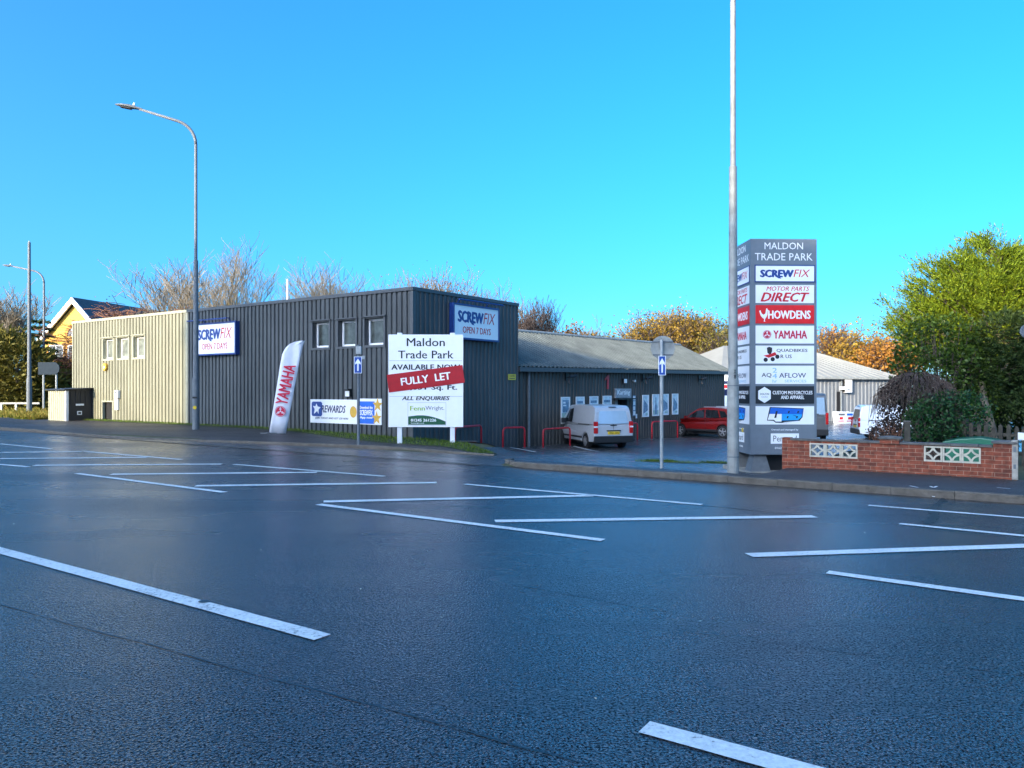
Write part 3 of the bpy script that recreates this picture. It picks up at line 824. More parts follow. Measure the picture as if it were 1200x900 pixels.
for (px, py, lab) in [(662, 444, 'black security camera cluster nearest the corner block on the workshop wall'), (752, 445.5, 'black security camera right of the entrance lamp on the workshop wall'), (817.5, 446, 'black security camera near the far end of the workshop wall')]:
    t = wall_item('security_camera', lab, 'camera', FU, px, py, .05, 'cameras on the workshop wall')
    m = mb('black_plastic'); m.box(-.05, .05, -.06, 0, -.07, .3); m.tube([(0, -.05, .05), (0, -.3, .08)], .025, 6); m.build('bracket', t)
    m = mb('black_plastic'); m.tube([(-.1, -.28, .08), (.3, -.36, .14)], [.06, .075], 10); m.tube([(-.02, -.2, -.02), (-.02, -.26, -.2)], [.05, .08], 10); m.build('camera_body', t)
t = wall_item('wall_lamp', 'small white floodlight above the workshop entrance sign', 'wall lamp', FU, 729.5, 446.5, .05)
m = mb('black_plastic'); m.box(-.14, .14, -.12, 0, -.12, .12); m.build('body', t, bevel=.02); m = mb('white_plastic'); m.box(-.12, .12, -.14, -.1205, -.1, .1); m.build('lamp_cover', t)
t = wall_item('sensor_box', 'tiny pale sensor on the workshop wall right of the floodlight', 'sensor', FU, 740.5, 446.5, .05)
m = mb('galvanised'); m.disc(0, 0, .05, -.12, 0, 12); m.build('body', t); m = mb('white_plastic'); m.disc(0, 0, .06, -.16, -.1205, 12); m.build('lens', t)
k, z = hit(FE, 606, 442); k -= .45; x, y = on(FE, k, .05)
t = thing('warning_sign', 'small yellow warning notice near the end of the dark gable wall', 'sign', (x, y, z), FE[1])
m = mb('safety_yellow'); m.box(-.27, .27, -.01, 0, -.12, .12); m.build('plate', t); m = mb('ink'); write(m, 'CCTV', 0, .04, .34, .07, .02, y=-.014); m.box(-.2, .2, -.0145, -.0135, -.07, -.045); m.build('lettering', t)

# ------------------------------------------------------------------ pale roofed warehouses at the back of the yard
def hip_shed(name, label, c0, c1, depth, z0, ze, zr, wallm, roofm, hip=3.5):
    a = Vector((*c0, 0)); b = Vector((*c1, 0)); d = b - a; L = d.length; yaw = math.atan2(d.y, d.x)
    t = thing(name, label, 'building', (c0[0], c0[1], 0), yaw)
    m = mb(wallm); ribs(m, 0, L, z0, ze, (), .4, .04); m.box(0, .05, .01, depth, z0, ze); m.box(L - .05, L, .01, depth, z0, ze); m.build('wall', t)
    m = mb(roofm); o = .35; n = int(L / .8); e = lambda f: (-o + (L + 2 * o) * f, -o, ze + .05); r_ = lambda f: (hip + (L - 2 * hip) * f, depth / 2, zr)
    for i in range(n):
        f0, f1 = i / n, (i + 1) / n; fm_ = f0 + (f1 - f0) * .85
        A, B, C, D = e(f0), e(fm_), r_(fm_), r_(f0); m.quad(A, B, C, D)
        up = lambda p: (p[0], p[1], p[2] + .05)
        E, F = e(f1), r_(f1); E2 = e((fm_ + f1) / 2); F2 = r_((fm_ + f1) / 2); m.quad(B, up(E2), up(F2), C); m.quad(up(E2), E, F, up(F2))
    m.quad(e(1), (L + o, depth + o, ze + .05), r_(1), r_(1)); m.quad((-o, depth + o, ze + .05), e(0), r_(0), r_(0)); m.quad((L + o, depth + o, ze + .05), (-o, depth + o, ze + .05), r_(0), r_(1))
    m.build('roof', t)
    m = mb('weathered_steel'); m.box(-o, L + o, -o - .12, -o - .002, ze - .08, ze + .09); m.build('gutter', t)
    return t, yaw, L
c0 = (atpx(846, 62), 62.0); c1 = (atpx(1052, 68), 68.0)
shed, shy, shL = hip_shed('warehouse', 'pale roofed warehouse with grey ribbed wall behind the totem sign', c0, c1, 14, -1.3, zpx(443, 64), zpx(405, 70), 'pale_cladding', 'white_roof', 5)
FS = (c0, shy)
k = hit(FS, 980); ku = hit(FS, 983.5)
m = mb('dark_void'); m.box(k, ku, -.08, -.045, -1.3, hit(FS, 980, 459)[1]); m.build('door', shed)
m = mb('dull_steel'); kk = hit(FS, 984.8); m.tube([(kk, -.12, -1.2), (kk, -.12, zpx(443, 66))], .09, 8); m.build('downpipe', shed)
t = wall_item('hanging_sign', 'white box sign projecting from the pale warehouse wall', 'sign', FS, 991.5, 452.5, .05)
m = mb('sign_white'); m.box(-.45, .3, -.35, -.05, -.55, .55); m.build('body', t, bevel=.03); m = mb('black_plastic'); m.box(-.5, -.4501, -.32, 0, -.5, .5); m.build('bracket', t)
m = mb('grey_ink'); 
for i in range(4): m.box(-.3, .15, -.362, -.3505, .3 - i * .2, .36 - i * .2)
m.build('lettering', t)
t = wall_item('wall_lamp', 'white floodlight by the dark doorway of the pale warehouse', 'wall lamp', FS, 984.5, 455, .05)
m = mb('dull_steel'); m.box(-.06, .06, -.3, 0, .08, .14); m.build('bracket', t); m = mb('white_plastic'); m.prism([(-.3, -.12), (.3, -.12), (.24, .14), (-.24, .14)], -.5, -.2); m.build('body', t)
c0b = (atpx(772, 70), 70.0); c1b = (atpx(847, 72), 72.0)
hip_shed('warehouse', 'second pale roofed warehouse half hidden behind the long low workshop', c0b, c1b, 12, -1.3, zpx(433, 70), zpx(409, 76), 'pale_cladding', 'white_roof', 3.0)
for (px, lab, blue) in [(983.5, 'white and red pavement board left of its twin by the pale warehouse door', 0), (993.5, 'blue topped white pavement board by the pale warehouse door', 1)]:
    Y = 60.0; x = atpx(px, Y); zb = hxy(x, Y)
    t = thing('pavement_board', lab, 'A-board', (x, Y, zb), R(4), 'pavement boards by the warehouse')
    for sgn, nm in ((-1, 'front_panel'), (1, 'back_panel')):
        M = Matrix.Rotation(R(12) * sgn * -1, 4, 'X') @ Matrix.Translation((0, 0, 0)); M = Matrix.Translation((0, sgn * .2, 0)) @ M
        m = mb('sign_white'); m.box(-.34, .34, -.02, .02, .03, .95, M); p = m.build(nm, t, bevel=.01)
        if sgn < 0:
            m = mb('royal' if blue else 'grey_ink'); m.box(-.26, .26, -.027, -.0225, .68, .84, M); m.mat('logo_red'); m.box(-.14, .14, -.027, -.0225, .36, .56, M); m.box(-.24, .24, -.027, -.0225, .2, .27, M); m.build('print', p)

# ------------------------------------------------------------------ yellow gabled offices on the far left
Yg = 78.0; yaw = R(-10)
gx = atpx(88, Yg)
off = thing('office_building', 'yellow gabled office building with orange window arch and slate roof', 'building', (gx, Yg, 0), yaw)
ze, zr = zpx(396, Yg), zpx(356, Yg)
lx, rx = -3.45, 3.45
m = mb('yellow_render'); m.prism([(lx, -1.5), (rx, -1.5), (rx, ze), (0, zr), (lx, ze)], 0, .3); m.build('front_wall', off)
m = mb('yellow_render'); m.box(lx, lx + .3, .301, 16, -1.5, ze); m.box(rx - .3, rx, .301, 16, -1.5, ze); m.build('side_wall', off)
m = mb('white_paint'); e_ = 4.1; ke_ = (zr - ze) / rx; zb_ = zr - ke_ * e_
m.prism([(-e_, zb_ - .1), (0, zr + .02), (e_, zb_ - .1), (e_, zb_ + .45), (0, zr + .62), (-e_, zb_ + .45)], -.5, -.3); m.build('bargeboard', off)
m = mb('slate')
for sg in (-1, 1): m.quad((e_ * sg, -.35, zb_ + .46), (e_ * sg, 24, zb_ + .46), (0, 24, zr + .63), (0, -.35, zr + .63))
m.build('roof', off)
AR, ax, az = 1.0, .15, zpx(394, Yg)
arcp = [(ax + AR * math.cos(a), az + AR * math.sin(a)) for a in np.linspace(math.pi, 0, 13)]
o_ = [(ax + (p[0] - ax) * 1.32, az + (p[1] - az) * 1.32) for p in arcp]
m = mb('orange_render')
for i in range(12): m.prism([arcp[i], arcp[i + 1], o_[i + 1], o_[i]], -.12, -.004)
aw = m.build('window_arch', off)
m = mb('window_glass'); m.prism(arcp, -.05, -.01); m.build('pane', aw)
for x in (-.3, .15, .6): m = mb('white_paint'); m.box(x - .04, x + .04, -.1, -.055, az, az + .8); m.build('glazing_bar', aw)
for (a, b) in ((-3.0, -1.3), (-.8, 2.6)):
    for (z0, z1) in ((zpx(421, Yg), zpx(404, Yg)), (zpx(456, Yg), zpx(432, Yg))):
        m = mb('orange_render'); ring(m, a - .2, b + .2, z0 - .2, z1 + .2, .19, -.1, -.003); wdw = m.build('window', off)
        m = mb('white_paint'); ring(m, a, b, z0, z1, .12, -.07, -.003); m.box((a + b) / 2 - .06, (a + b) / 2 + .06, -.07, -.003, z0 + .12, z1 - .12); m.build('frame', wdw)
        m = mb('window_glass'); m.box(a + .1, b - .1, -.03, -.006, z0 + .1, z1 - .1); m.build('pane', wdw)
m = mb('orange_render'); m.box(lx - .05, rx + .05, -.14, -.004, ze - .3, ze - .05); m.build('string_course', off)
m = mb('white_paint')
for z in (zpx(418, Yg), zpx(428, Yg), zpx(440, Yg), zpx(450, Yg)): m.tube([(1.0, -1.2, z), (6, -1.2, z)], .05, 6)
for x in (1.0, 3, 4.8): m.tube([(x, -1.2, -1), (x, -1.2, zpx(412, Yg))], .05, 6)
m.build('balcony_rail', off)

# ------------------------------------------------------------------ signs
def emblem_fork(m, cx, cz, r, red, white, y=-.004):
    m.mat(red); m.disc(cx, cz, r, y - .001, y, 28)
    m.mat(white); 
    for i in range(28):
        a0, a1 = 2 * math.pi * i / 28, 2 * math.pi * (i + 1) / 28
        m.prism([(cx + q * r * math.cos(a), cz + q * r * math.sin(a)) for q, a in ((.84, a0), (.9, a0), (.9, a1), (.84, a1))], y - .003, y - .0015)
    for k in range(3):
        a = math.pi / 2 + k * 2 * math.pi / 3
        d = (math.cos(a), math.sin(a)); n = (-d[1], d[0])
        def pt(u_, v_): return (cx + r * (d[0] * u_ + n[0] * v_), cz + r * (d[1] * u_ + n[1] * v_))
        m.prism([pt(-.0, -.06), pt(.74, -.06), pt(.8, 0), pt(.74, .06), pt(-.0, .06)], y - .003, y - .0015)
        m.prism([pt(.3, -.2), pt(.62, -.12), pt(.62, -.07), pt(.3, -.1)], y - .003, y - .0015)
        m.prism([pt(.3, .1), pt(.62, .07), pt(.62, .12), pt(.3, .2)], y - .003, y - .0015)
def logo_screw(m, cx, cz, w, hh, y=-.004):
    m.mat('logo_blue'); write(m, 'SCREW', cx - w * .16, cz, w * .68, hh, .075, .08, y)
    m.prism([(cx - w * .17, cz - hh * .5), (cx - w * .10, cz - hh * .5), (cx - w * .07, cz - hh * .72), (cx - w * .13, cz - hh * .68)], y - .0015, y)
    m.mat('logo_red'); write(m, 'FIX', cx + w * .335, cz + hh * .05, w * .33, hh * 1.05, -.004, .25, y)
def wall_lightbox(fr, pl, pr, yt, yb, pad, lab):
    k0, zt = hit(fr, pl, yt); _, zb = hit(fr, pl, yb); k1, zt1 = hit(fr, pr, yt); 
    w2 = (k1 - k0) / 2; hh = zt - zb
    x, y = on(fr, (k0 + k1) / 2, .24)
    t = thing('shop_sign', lab, 'sign', (x, y, (zt + zb) / 2), fr[1])
    m = mb('sign_blue'); ring(m, -w2 - pad, w2 + pad, -hh / 2 - pad, hh / 2 + pad, pad, -.02, .18); m.build('frame', t, bevel=.006)
    m = mb('sign_white'); m.box(-w2, w2, 0, .17, -hh / 2, hh / 2); p = m.build('face', t)
    m = MB(); logo_screw(m, 0, hh * .16, w2 * 1.72, hh * .34); m.mat('logo_red'); write(m, 'OPEN 7 DAYS', 0, -hh * .25, w2 * 1.28, hh * .21, .015); m.build('lettering', p)
    m = mb('sign_blue'); m.tube([(-w2 - .1, -.32, hh / 2 + pad + .1), (w2 - .1, -.32, hh / 2 + pad + .1)], .032, 8)
    for xx in (-w2 * .7, w2 * .6): m.tube([(xx, -.32, hh / 2 + pad + .1), (xx, .1, hh / 2 + pad + .16), (xx, .2, hh / 2 + pad + .02)], .025, 6)
    m.build('trough_light', t)
    return t
wall_lightbox(FF, 234.5, 281, 382, 415.5, .07, 'white opening hours shop sign with blue frame on the long dark front wall')
k0_, _z = hit(FE, 526, 357.5)
wall_lightbox(FE, 526.5, 578, 357.2, 394.8, .07, 'white opening hours shop sign with blue frame high on the gable wall')
def banner(fr, pl, pr, yt, yb, lab):
    k0, zt = hit(fr, pl, yt); _, zb = hit(fr, pl, yb); k1 = hit(fr, pr); w2 = (k1 - k0) / 2; hh = zt - zb
    x, y = on(fr, (k0 + k1) / 2, .08)
    t = thing('banner', lab, 'banner', (x, y, zb), fr[1], 'banners low on the front wall')
    m = mb('white_plastic'); m.box(-w2, w2, 0, .03, 0, hh); p = m.build('sheet', t, bevel=.005)
    return t, p, w2, hh
t, p, w2, hh = banner(FF, 365.5, 420, 467.8, 495, 'wide white rewards banner with blue badge on the front wall')
m = mb('logo_blue'); bx = -w2 * .7; m.prism([(bx - .3, hh * .34), (bx - .24, hh * .28), (bx + .24, hh * .28), (bx + .3, hh * .34), (bx + .3, hh * .84), (bx + .24, hh * .9), (bx - .24, hh * .9), (bx - .3, hh * .84)], -.006, -.004)
m.mat('white_plastic'); m.prism([(bx - .16, hh * .38), (bx + .02, hh * .5), (bx + .1, hh * .38), (bx + .1, hh * .56), (bx + .22, hh * .66), (bx + .05, hh * .7), (bx - .02, hh * .82), (bx - .08, hh * .7), (bx - .22, hh * .72), (bx - .12, hh * .58)], -.009, -.0065)
m.mat('navy'); write(m, 'REWARDS', w2 * .02, hh * .6, w2 * 1.05, hh * .3, .03, .25); write(m, 'JOIN TODAY AND GET £20 HERE', -w2 * .06, hh * .2, w2 * 1.45, hh * .1, .02, .25)
m.mat('gold'); m.disc(w2 * .86, hh * .5, hh * .24, -.007, -.004, 22, None, hh * .2); m.build('print', p)
t, p, w2, hh = banner(FF, 421.5, 449, 467, 497, 'narrower white banner with blue phone panel and gold stars on the front wall')
m = mb('royal'); m.box(-w2 + .03, w2 * .42, -.006, -.004, .03, hh - .1); m.mat('sign_white')
for i, (s_, hgt) in enumerate([('Download the', .11), ('SCREWFIX', .2), ('App now', .11)]): write(m, s_, -w2 * .28, hh * (.66 - i * .2), w2 * 1.1, hh * hgt, .03, 0, -.0085)
m.mat('gold')
for (cx, cz) in ((w2 * .68, hh * .76), (w2 * .6, hh * .26)):
    m.prism([(cx + (.26 if i % 2 == 0 else .11) * math.cos(math.pi / 2 + i * math.pi / 5), cz + (.26 if i % 2 == 0 else .11) * math.sin(math.pi / 2 + i * math.pi / 5)) for i in range(10)], -.011, -.009)
m.build('print', p)

# estate agent's board on two posts
Yb = 24.4; zb0 = zpx(500.5, Yb); zb1 = zpx(392, Yb); w2 = 43.8 / FPX * Yb; hh = zb1 - zb0
bx_ = atpx(499, Yb); gz = hxy(bx_, Yb)
t = thing('estate_board', 'big white trade park letting board with red fully let strip on two white posts', 'sign board', (bx_, Yb, zb0), R(1.0))
m = mb('sign_white'); m.box(-w2, w2, 0, .04, 0, hh); p = m.build('board', t, bevel=.006)
for px in (468, 530):
    x = atpx(px, Yb) - bx_; m = mb('white_paint'); m.box(x - .075, x + .075, .045, .2, gz - zb0 - .35, .3 if False else hh + .06); m.build('post', t, bevel=.01)
m = mb('ink'); v2 = lambda f: hh * (1 - f)
write(m, 'Maldon', 0, v2(.083), w2 * 1.02, hh * .088, .012); write(m, 'Trade Park', 0, v2(.217), w2 * 1.48, hh * .085, .012)
write(m, 'AVAILABLE NOW', 0, v2(.352), w2 * 1.84, hh * .056, .03); write(m, '7,631 Sq. Ft.', w2 * .14, v2(.578), w2 * 1.4, hh * .066, .03)
write(m, 'ALL ENQUIRIES', 0, v2(.692), w2 * 1.28, hh * .05, .03, .2)
m.mat('pylon_grey')
for f in (.283, .668): m.box(-w2 + .03, w2 - .03, -.0025, -.0005, v2(f) - .004, v2(f) + .004)
ring(m, -w2 * .48, w2 * .54, v2(.985), v2(.735), .006, -.003, -.0005)
m.mat('fenn_lime'); write(m, 'Fenn', -w2 * .22, v2(.797), w2 * .4, hh * .05, .025); m.mat('grey_ink'); write(m, 'Wright.', w2 * .24, v2(.8), w2 * .5, hh * .055, .0)
m.mat('fenn_green'); m.prism([(-w2 * .47, v2(.975)), (w2 * .53, v2(.975))] + [(w2 * .53, v2(.94))] + [(w2 * (.53 - 1.0 * f), v2(.94) + hh * .088 * math.sin(math.pi * (.08 + .62 * f)) - hh * .02) for f in (.15, .3, .45, .6, .75, .9)] + [(-w2 * .47, v2(.885))], -.004, -.002)
m.mat('sign_white'); write(m, '01245 261226', -w2 * .06, v2(.925), w2 * .68, hh * .03, .03, 0, -.0065); write(m, 'fennwright.co.uk', -w2 * .22, v2(.958), w2 * .36, hh * .014, .02, 0, -.0065)
m.build('lettering', p)
sl = math.atan2(-(370 - 427) * -1, 1)  # unused tilt kept for reference of the strip
M = Matrix.Rotation(R(-7.4), 4, 'Y')
m = mb('band_red'); cz = v2(.478); m.box(-w2 * 1.02, w2 * 1.02, -.016, -.008, -hh * .096, hh * .096, Matrix.Translation((0, 0, cz)) @ M); st = m.build('let_strip', p)
m = mb('sign_white'); write(m, 'FULLY  LET', 0, cz, w2 * 1.34, hh * .078, .03, 0, -.019, R(7.4)); m.build('lettering', st)

# feather flag
Yf = 28.4; fx = atpx(322, Yf); fz = hxy(fx, Yf)
t = thing('feather_flag', 'tall white feather flag with red lettering leaning in front of the dark wall', 'flag', (fx, Yf, fz), R(2))
s_ = Yf / FPX
def fl(px, py): return ((px - 322) * s_, zpx(py, Yf) - fz)
Lf = [fl(315.2, 508), (fl(318, 490)), fl(321.5, 470), fl(325, 448), fl(328, 428), fl(330.5, 415), fl(334, 408), fl(339, 403), fl(345, 400.5), fl(352, 399.3), fl(357, 399)]
Rt = [fl(335, 508), fl(338.2, 490), fl(342, 470), fl(346, 448), fl(349.8, 428), fl(352.5, 415), fl(353.8, 409), fl(354.8, 405), fl(355.6, 402.5), fl(356.4, 400.3), fl(357.2, 399)]
m = mb('flag_cloth'); NW = 6; rows = []
for i, (a, b) in enumerate(zip(Lf, Rt)):
    rr = []
    for j in range(NW + 1):
        f = j / NW; rr.append((a[0] + (b[0] - a[0]) * f, .05 * math.sin(f * 6 + i * .9) * math.sin(f * math.pi) * (1 + .4 * math.sin(i * 1.7)), a[1] + (b[1] - a[1]) * f))
    rows.append(m.add(rr))
for i in range(len(rows) - 1):
    for j in range(NW): m.face(rows[i] + j, rows[i] + j + 1, rows[i + 1] + j + 1, rows[i + 1] + j)
cl = m.build('cloth', t, smooth=True)
sol = cl.modifiers.new('s', 'SOLIDIFY'); sol.thickness = .006
m = mb('crimson'); A = Vector(fl(330, 474)); B = Vector(fl(340.5, 427)); c_ = (A + B) / 2
write(m, 'YAMAHA', c_.x, c_.y, (B - A).length * 1.0, .42, .03, 0, -.075, math.atan2(B.y - A.y, B.x - A.x)); e_ = fl(328.5, 482); emblem_fork(m, e_[0] + .02, e_[1], .2, 'crimson', 'flag_cloth', -.075); m.build('lettering', cl)
m = mb('black_plastic'); m.tube([(Lf[0][0] - .02, .03, -.35)] + [(q[0] - .025, .02, q[1]) for q in Lf[:-1]] + [(Lf[-1][0], .02, Lf[-1][1])], [.022] * 3 + [.014] * 9, 6); m.build('pole', t)
m = mb('dull_steel'); m.box(Lf[0][0] - .3, Lf[0][0] + .3, -.03, .03, .0, .03); m.box(Lf[0][0] - .03, Lf[0][0] + .03, -.3, .3, .031, .06); m.build('base', t)

# small blue arrow plate on a thin post
def arrow_plate(m, w2, z0, z1, y=-.03):
    m.mat('sign_white'); m.box(-w2, w2, y, y + .012, z0, z1); m.mat('road_sign_blue'); m.box(-w2 + .015, w2 - .015, y - .003, y - .0005, z0 + .015, z1 - .015)
    zc, hh = (z0 + z1) / 2, (z1 - z0); m.mat('sign_white')
    q_ = w2 * .2
    m.prism([(-q_, zc - hh * .36), (q_, zc - hh * .36), (q_, zc + hh * .1), (w2 * .72, zc + hh * .02), (w2 * .72, zc + hh * .13), (0, zc + hh * .38), (-w2 * .72, zc + hh * .13), (-w2 * .72, zc + hh * .02), (-q_, zc + hh * .1)], y - .006, y - .0035)
Y = 23.9; x = atpx(420, Y); gz = hxy(x, Y)
t = thing('direction_post', 'thin grey post with small blue arrow plate in front of the banners', 'road sign', (x, Y, gz))
m = mb('dull_steel'); m.tube([(0, 0, -.2), (0, 0, zpx(404, Y) - gz)], .045, 10); m.build('post', t)
m = MB(); m.mat('sign_white'); arrow_plate(m, .12, zpx(437.5, Y) - gz, zpx(418, Y) - gz, -.07); m.build('arrow_plate', t)
m = mb('galvanised'); m.box(-.06, .1, -.1, .06, zpx(415, Y) - gz, zpx(406, Y) - gz); m.box(.1005, .2, -.03, .03, zpx(421, Y) - gz, zpx(417, Y) - gz); m.build('bracket', t, bevel=.01)
# one way post by the yard entrance
Y = 18.0; x = atpx(775.3, Y); gz = hxy(x, Y)
t = thing('one_way_sign', 'grey post carrying a round sign seen from behind and a blue arrow plate', 'road sign', (x, Y, gz))
m = mb('galvanised'); m.tube([(0, 0, -.3), (0, 0, zpx(398, Y) - gz)], .042, 14); m.build('post', t, smooth=False)
m = mb('weathered_steel'); cz = zpx(407.5, Y) - gz; m.disc(.04, cz, .285, .06, .066, 40); p = m.build('round_plate', t)
m = mb('dull_steel'); m.box(-.22, .28, .045, .0595, cz + .13, cz + .16); m.box(-.2, .28, .045, .0595, cz - .18, cz - .15); m.build('stiffener', p)
m = MB(); m.mat('sign_white'); arrow_plate(m, .085, zpx(440, Y) - gz, zpx(417, Y) - gz, -.06); m.build('arrow_plate', t)
# back of a direction sign on the far left verge
Y = 55; x = atpx(57, Y); gz = hxy(x, Y)
t = thing('direction_sign', 'back of a blue grey direction sign on two posts by the far lamp post', 'road sign', (x, Y, gz), R(-5))
z0, z1 = zpx(439, Y) - gz, zpx(424.5, Y) - gz; w2 = .78
m = mb('plate_back'); m.prism([(-w2, z0), (w2 * .7, z0), (w2, z0 + .2), (w2 + .06, (z0 + z1) / 2), (w2, z1 - .2), (w2 * .7, z1), (-w2, z1)], -.03, .03); m.build('plate', t)
for px in (49.5, 65.5):
    xx = atpx(px, Y) - x; m = mb('galvanised'); m.tube([(xx, .1, -.3), (xx, .1, z1 - .1)], .07, 8); m.build('post', t)

# ------------------------------------------------------------------ totem sign
Yp = 17.35; pl = (atpx(879.5, Yp), Yp); py_ = R(1.8); pw = 78.8 / FPX * Yp
pz = hxy(*pl); PH = zpx(279.6, Yp); PB = zpx(533, Yp)
t = thing('totem_sign', 'tall grey trade park totem with stacked tenant panels behind the brick wall', 'totem sign', (pl[0], pl[1], 0), py_)
m = mb('pylon_grey'); m.box(0, pw, 0, pw, PB, PH); m.build('body', t, bevel=.012)
for (x0, y0) in ((.12, .1), (pw - .4, .1), (.12, pw - .4)):
    m = mb('dull_steel'); n0 = m.add([(x0 - .12, y0 - .05, pz - .1), (x0 + .4, y0 - .05, pz - .1), (x0 + .4, y0 + .4, pz - .1), (x0 - .12, y0 + .4, pz - .1), (x0, y0, PB - .002), (x0 + .26, y0, PB - .002), (x0 + .26, y0 + .3, PB - .002), (x0, y0 + .3, PB - .002)])
    for f in ((0, 1, 5, 4), (1, 2, 6, 5), (2, 3, 7, 6), (3, 0, 4, 7), (4, 5, 6, 7)): m.face(*[n0 + i for i in f])
    m.build('foot', t)
m = mb('concrete'); m.box(-.1, pw + .1, -.05, pw + .2, pz - .3, pz + .02); m.build('plinth', t)
zp = lambda y: zpx(y, Yp)
PAN = [('SCREW', 311.5, 329.5, 'sign_white'), ('MOTOR', 334, 355, 'sign_white'), ('HOW', 357.5, 379, 'bright_red'), ('YAM', 381.5, 402.5, 'sign_white'), ('QUAD', 405, 426, 'sign_white'), ('AQUA', 428.5, 450, 'sign_white'), ('CUST', 452.5, 473, 'ink'), ('OBS', 476, 497.5, 'sign_white')]
LABS = {'SCREW': 'white panel with blue and red lettering, top tenant panel', 'HOW': 'red panel with white lettering and cockerel', 'CUST': 'black panel with white hexagon badge', 'OBS': 'white panel with blue graffiti letters', 'MOTOR': 'white panel with red slanted lettering', 'YAM': 'white panel with red lettering and round emblem', 'QUAD': 'white panel with quad bike picture', 'AQUA': 'white panel with dark and pale blue lettering'}
def totem_face(M_par, x0, x1, fw):
    """all lettering and panels of one face; x0..x1 panel width inside a face fw wide"""
    m = mb('sign_white'); cx = fw / 2
    write(m, 'MALDON', cx, zp(288), fw * .58, (zp(284) - zp(292)), .0); write(m, 'TRADE PARK', cx, zp(300.7), fw * .87, (zp(296.5) - zp(305)), .0)
    m.build('title_lettering', M_par)
    c = (x0 + x1) / 2; w = x1 - x0
    for key, a, b, mt in PAN:
        z0, z1 = zp(b), zp(a); hh = z1 - z0; cz = (z0 + z1) / 2
        m = mb(mt); m.box(x0, x1, -.012, -.002, z0, z1)
        if key == 'SCREW': m.mat('sign_blue'); ring(m, x0 - .025, x1 + .025, z0 - .025, z1 + .025, .025, -.014, -.002)
        p = m.build('tenant_panel', M_par); p['label'] = LABS[key]
        m = MB(); y = -.014
        if key == 'SCREW': logo_screw(m, c, cz, w * .86, hh * .46, y)
        elif key == 'MOTOR': m.mat('logo_red'); write(m, 'MOTOR PARTS', c + w * .05, cz + hh * .3, w * .74, hh * .25, .012, .3, y); write(m, 'DIRECT', c, cz - hh * .17, w * .84, hh * .5, .035, .35, y)
        elif key == 'HOW':
            m.mat('sign_white'); write(m, 'HOWDENS', c + w * .075, cz - hh * .02, w * .73, hh * .44, .04, 0, y)
            q = lambda a, b: (x0 + w * .06 + a * hh * .62, cz - hh * .4 + b * hh * .74)
            m.prism([q(*v) for v in [(.0, .78), (.12, .84), (.2, .6), (.38, .5), (.55, .6), (.62, .95), (.7, 1.0), (.72, .9), (.82, .84), (.74, .78), (.72, .5), (.6, .28), (.52, .2), (.5, .02), (.6, 0), (.4, 0), (.44, .2), (.3, .26), (.14, .42), (.06, .6)]], y - .0015, y)
        elif key == 'YAM': m.mat('crimson'); write(m, 'YAMAHA', c + w * .09, cz, w * .58, hh * .44, .035, 0, y); emblem_fork(m, x0 + w * .195, cz, hh * .24, 'crimson', 'sign_white', y)
        elif key == 'QUAD':
            m.mat('ink'); write(m, 'QUADBIKES', x0 + w * .62, cz + hh * .22, w * .53, hh * .2, .012, 0, y); write(m, 'R US', x0 + w * .52, cz - hh * .1, w * .19, hh * .2, .012, 0, y)
            for (fx_, fz_, r_) in ((.17, -.29, .12), (.29, -.26, .12), (.37, -.12, .12)): m.disc(x0 + w * fx_, cz + hh * fz_, hh * r_, y - .0015, y, 16)
            m.prism([(x0 + w * .2, cz + hh * .1), (x0 + w * .25, cz - hh * .05), (x0 + w * .28, cz + hh * .2), (x0 + w * .28, cz + hh * .38), (x0 + w * .23, cz + hh * .44), (x0 + w * .19, cz + hh * .38)], y - .0015, y)
            m.mat('logo_red'); m.prism([(x0 + w * .13, cz - hh * .06), (x0 + w * .22, cz - hh * .18), (x0 + w * .36, cz - hh * .02), (x0 + w * .33, cz + hh * .14), (x0 + w * .24, cz + hh * .02)], y - .0035, y - .002)
        elif key == 'AQUA':
            m.mat('ink'); write(m, 'AQ', x0 + w * .185, cz - hh * .03, w * .17, hh * .26, .006, 0, y); m.mat('navy'); write(m, 'AFLOW', x0 + w * .63, cz - hh * .03, w * .46, hh * .26, .006, 0, y)
            m.mat('sky_ink'); write(m, '2', x0 + w * .325, cz + hh * .25, w * .075, hh * .26, .01, 0, y); write(m, '4', x0 + w * .325, cz - hh * .06, w * .075, hh * .26, .01, 0, y); write(m, 'hr', x0 + w * .325, cz - hh * .34, w * .075, hh * .17, .0, 0, y); write(m, 'SERVICES', x0 + w * .68, cz - hh * .34, w * .37, hh * .14, .0, 0, y)
            write(m, 'tel 01621 000000', x0 + w * .85, cz + hh * .38, w * .2, hh * .07, 0, 0, y) if False else None
        elif key == 'CUST':
            m.mat('sign_white'); hx = x0 + w * .15; m.prism([(hx + hh * .42 * math.cos(math.pi / 2 + i * math.pi / 3), cz + hh * .46 * math.sin(math.pi / 2 + i * math.pi / 3)) for i in range(6)], y - .0015, y)
            write(m, 'CUSTOM MOTORCYCLES', x0 + w * .63, cz + hh * .13, w * .68, hh * .2, .02, 0, y); write(m, 'AND APPAREL', x0 + w * .63, cz - hh * .14, w * .4, hh * .2, .02, 0, y)
            m.mat('grey_ink'); write(m, 'DOLZON', hx, cz + hh * .05, w * .15, hh * .11, .02, 0, y - .0025); write(m, 'Cycles', hx, cz - hh * .12, w * .11, hh * .1, .0, .2, y - .0025)
        else:
            q = lambda a, b: (x0 + w * a, z0 + hh * b)
            m.mat('ink'); m.prism([q(.19, .22), q(.24, .96), q(.82, .88), q(.8, .4), q(.74, .16), q(.52, .08), q(.34, .1), q(.3, .2)], y - .0015, y)
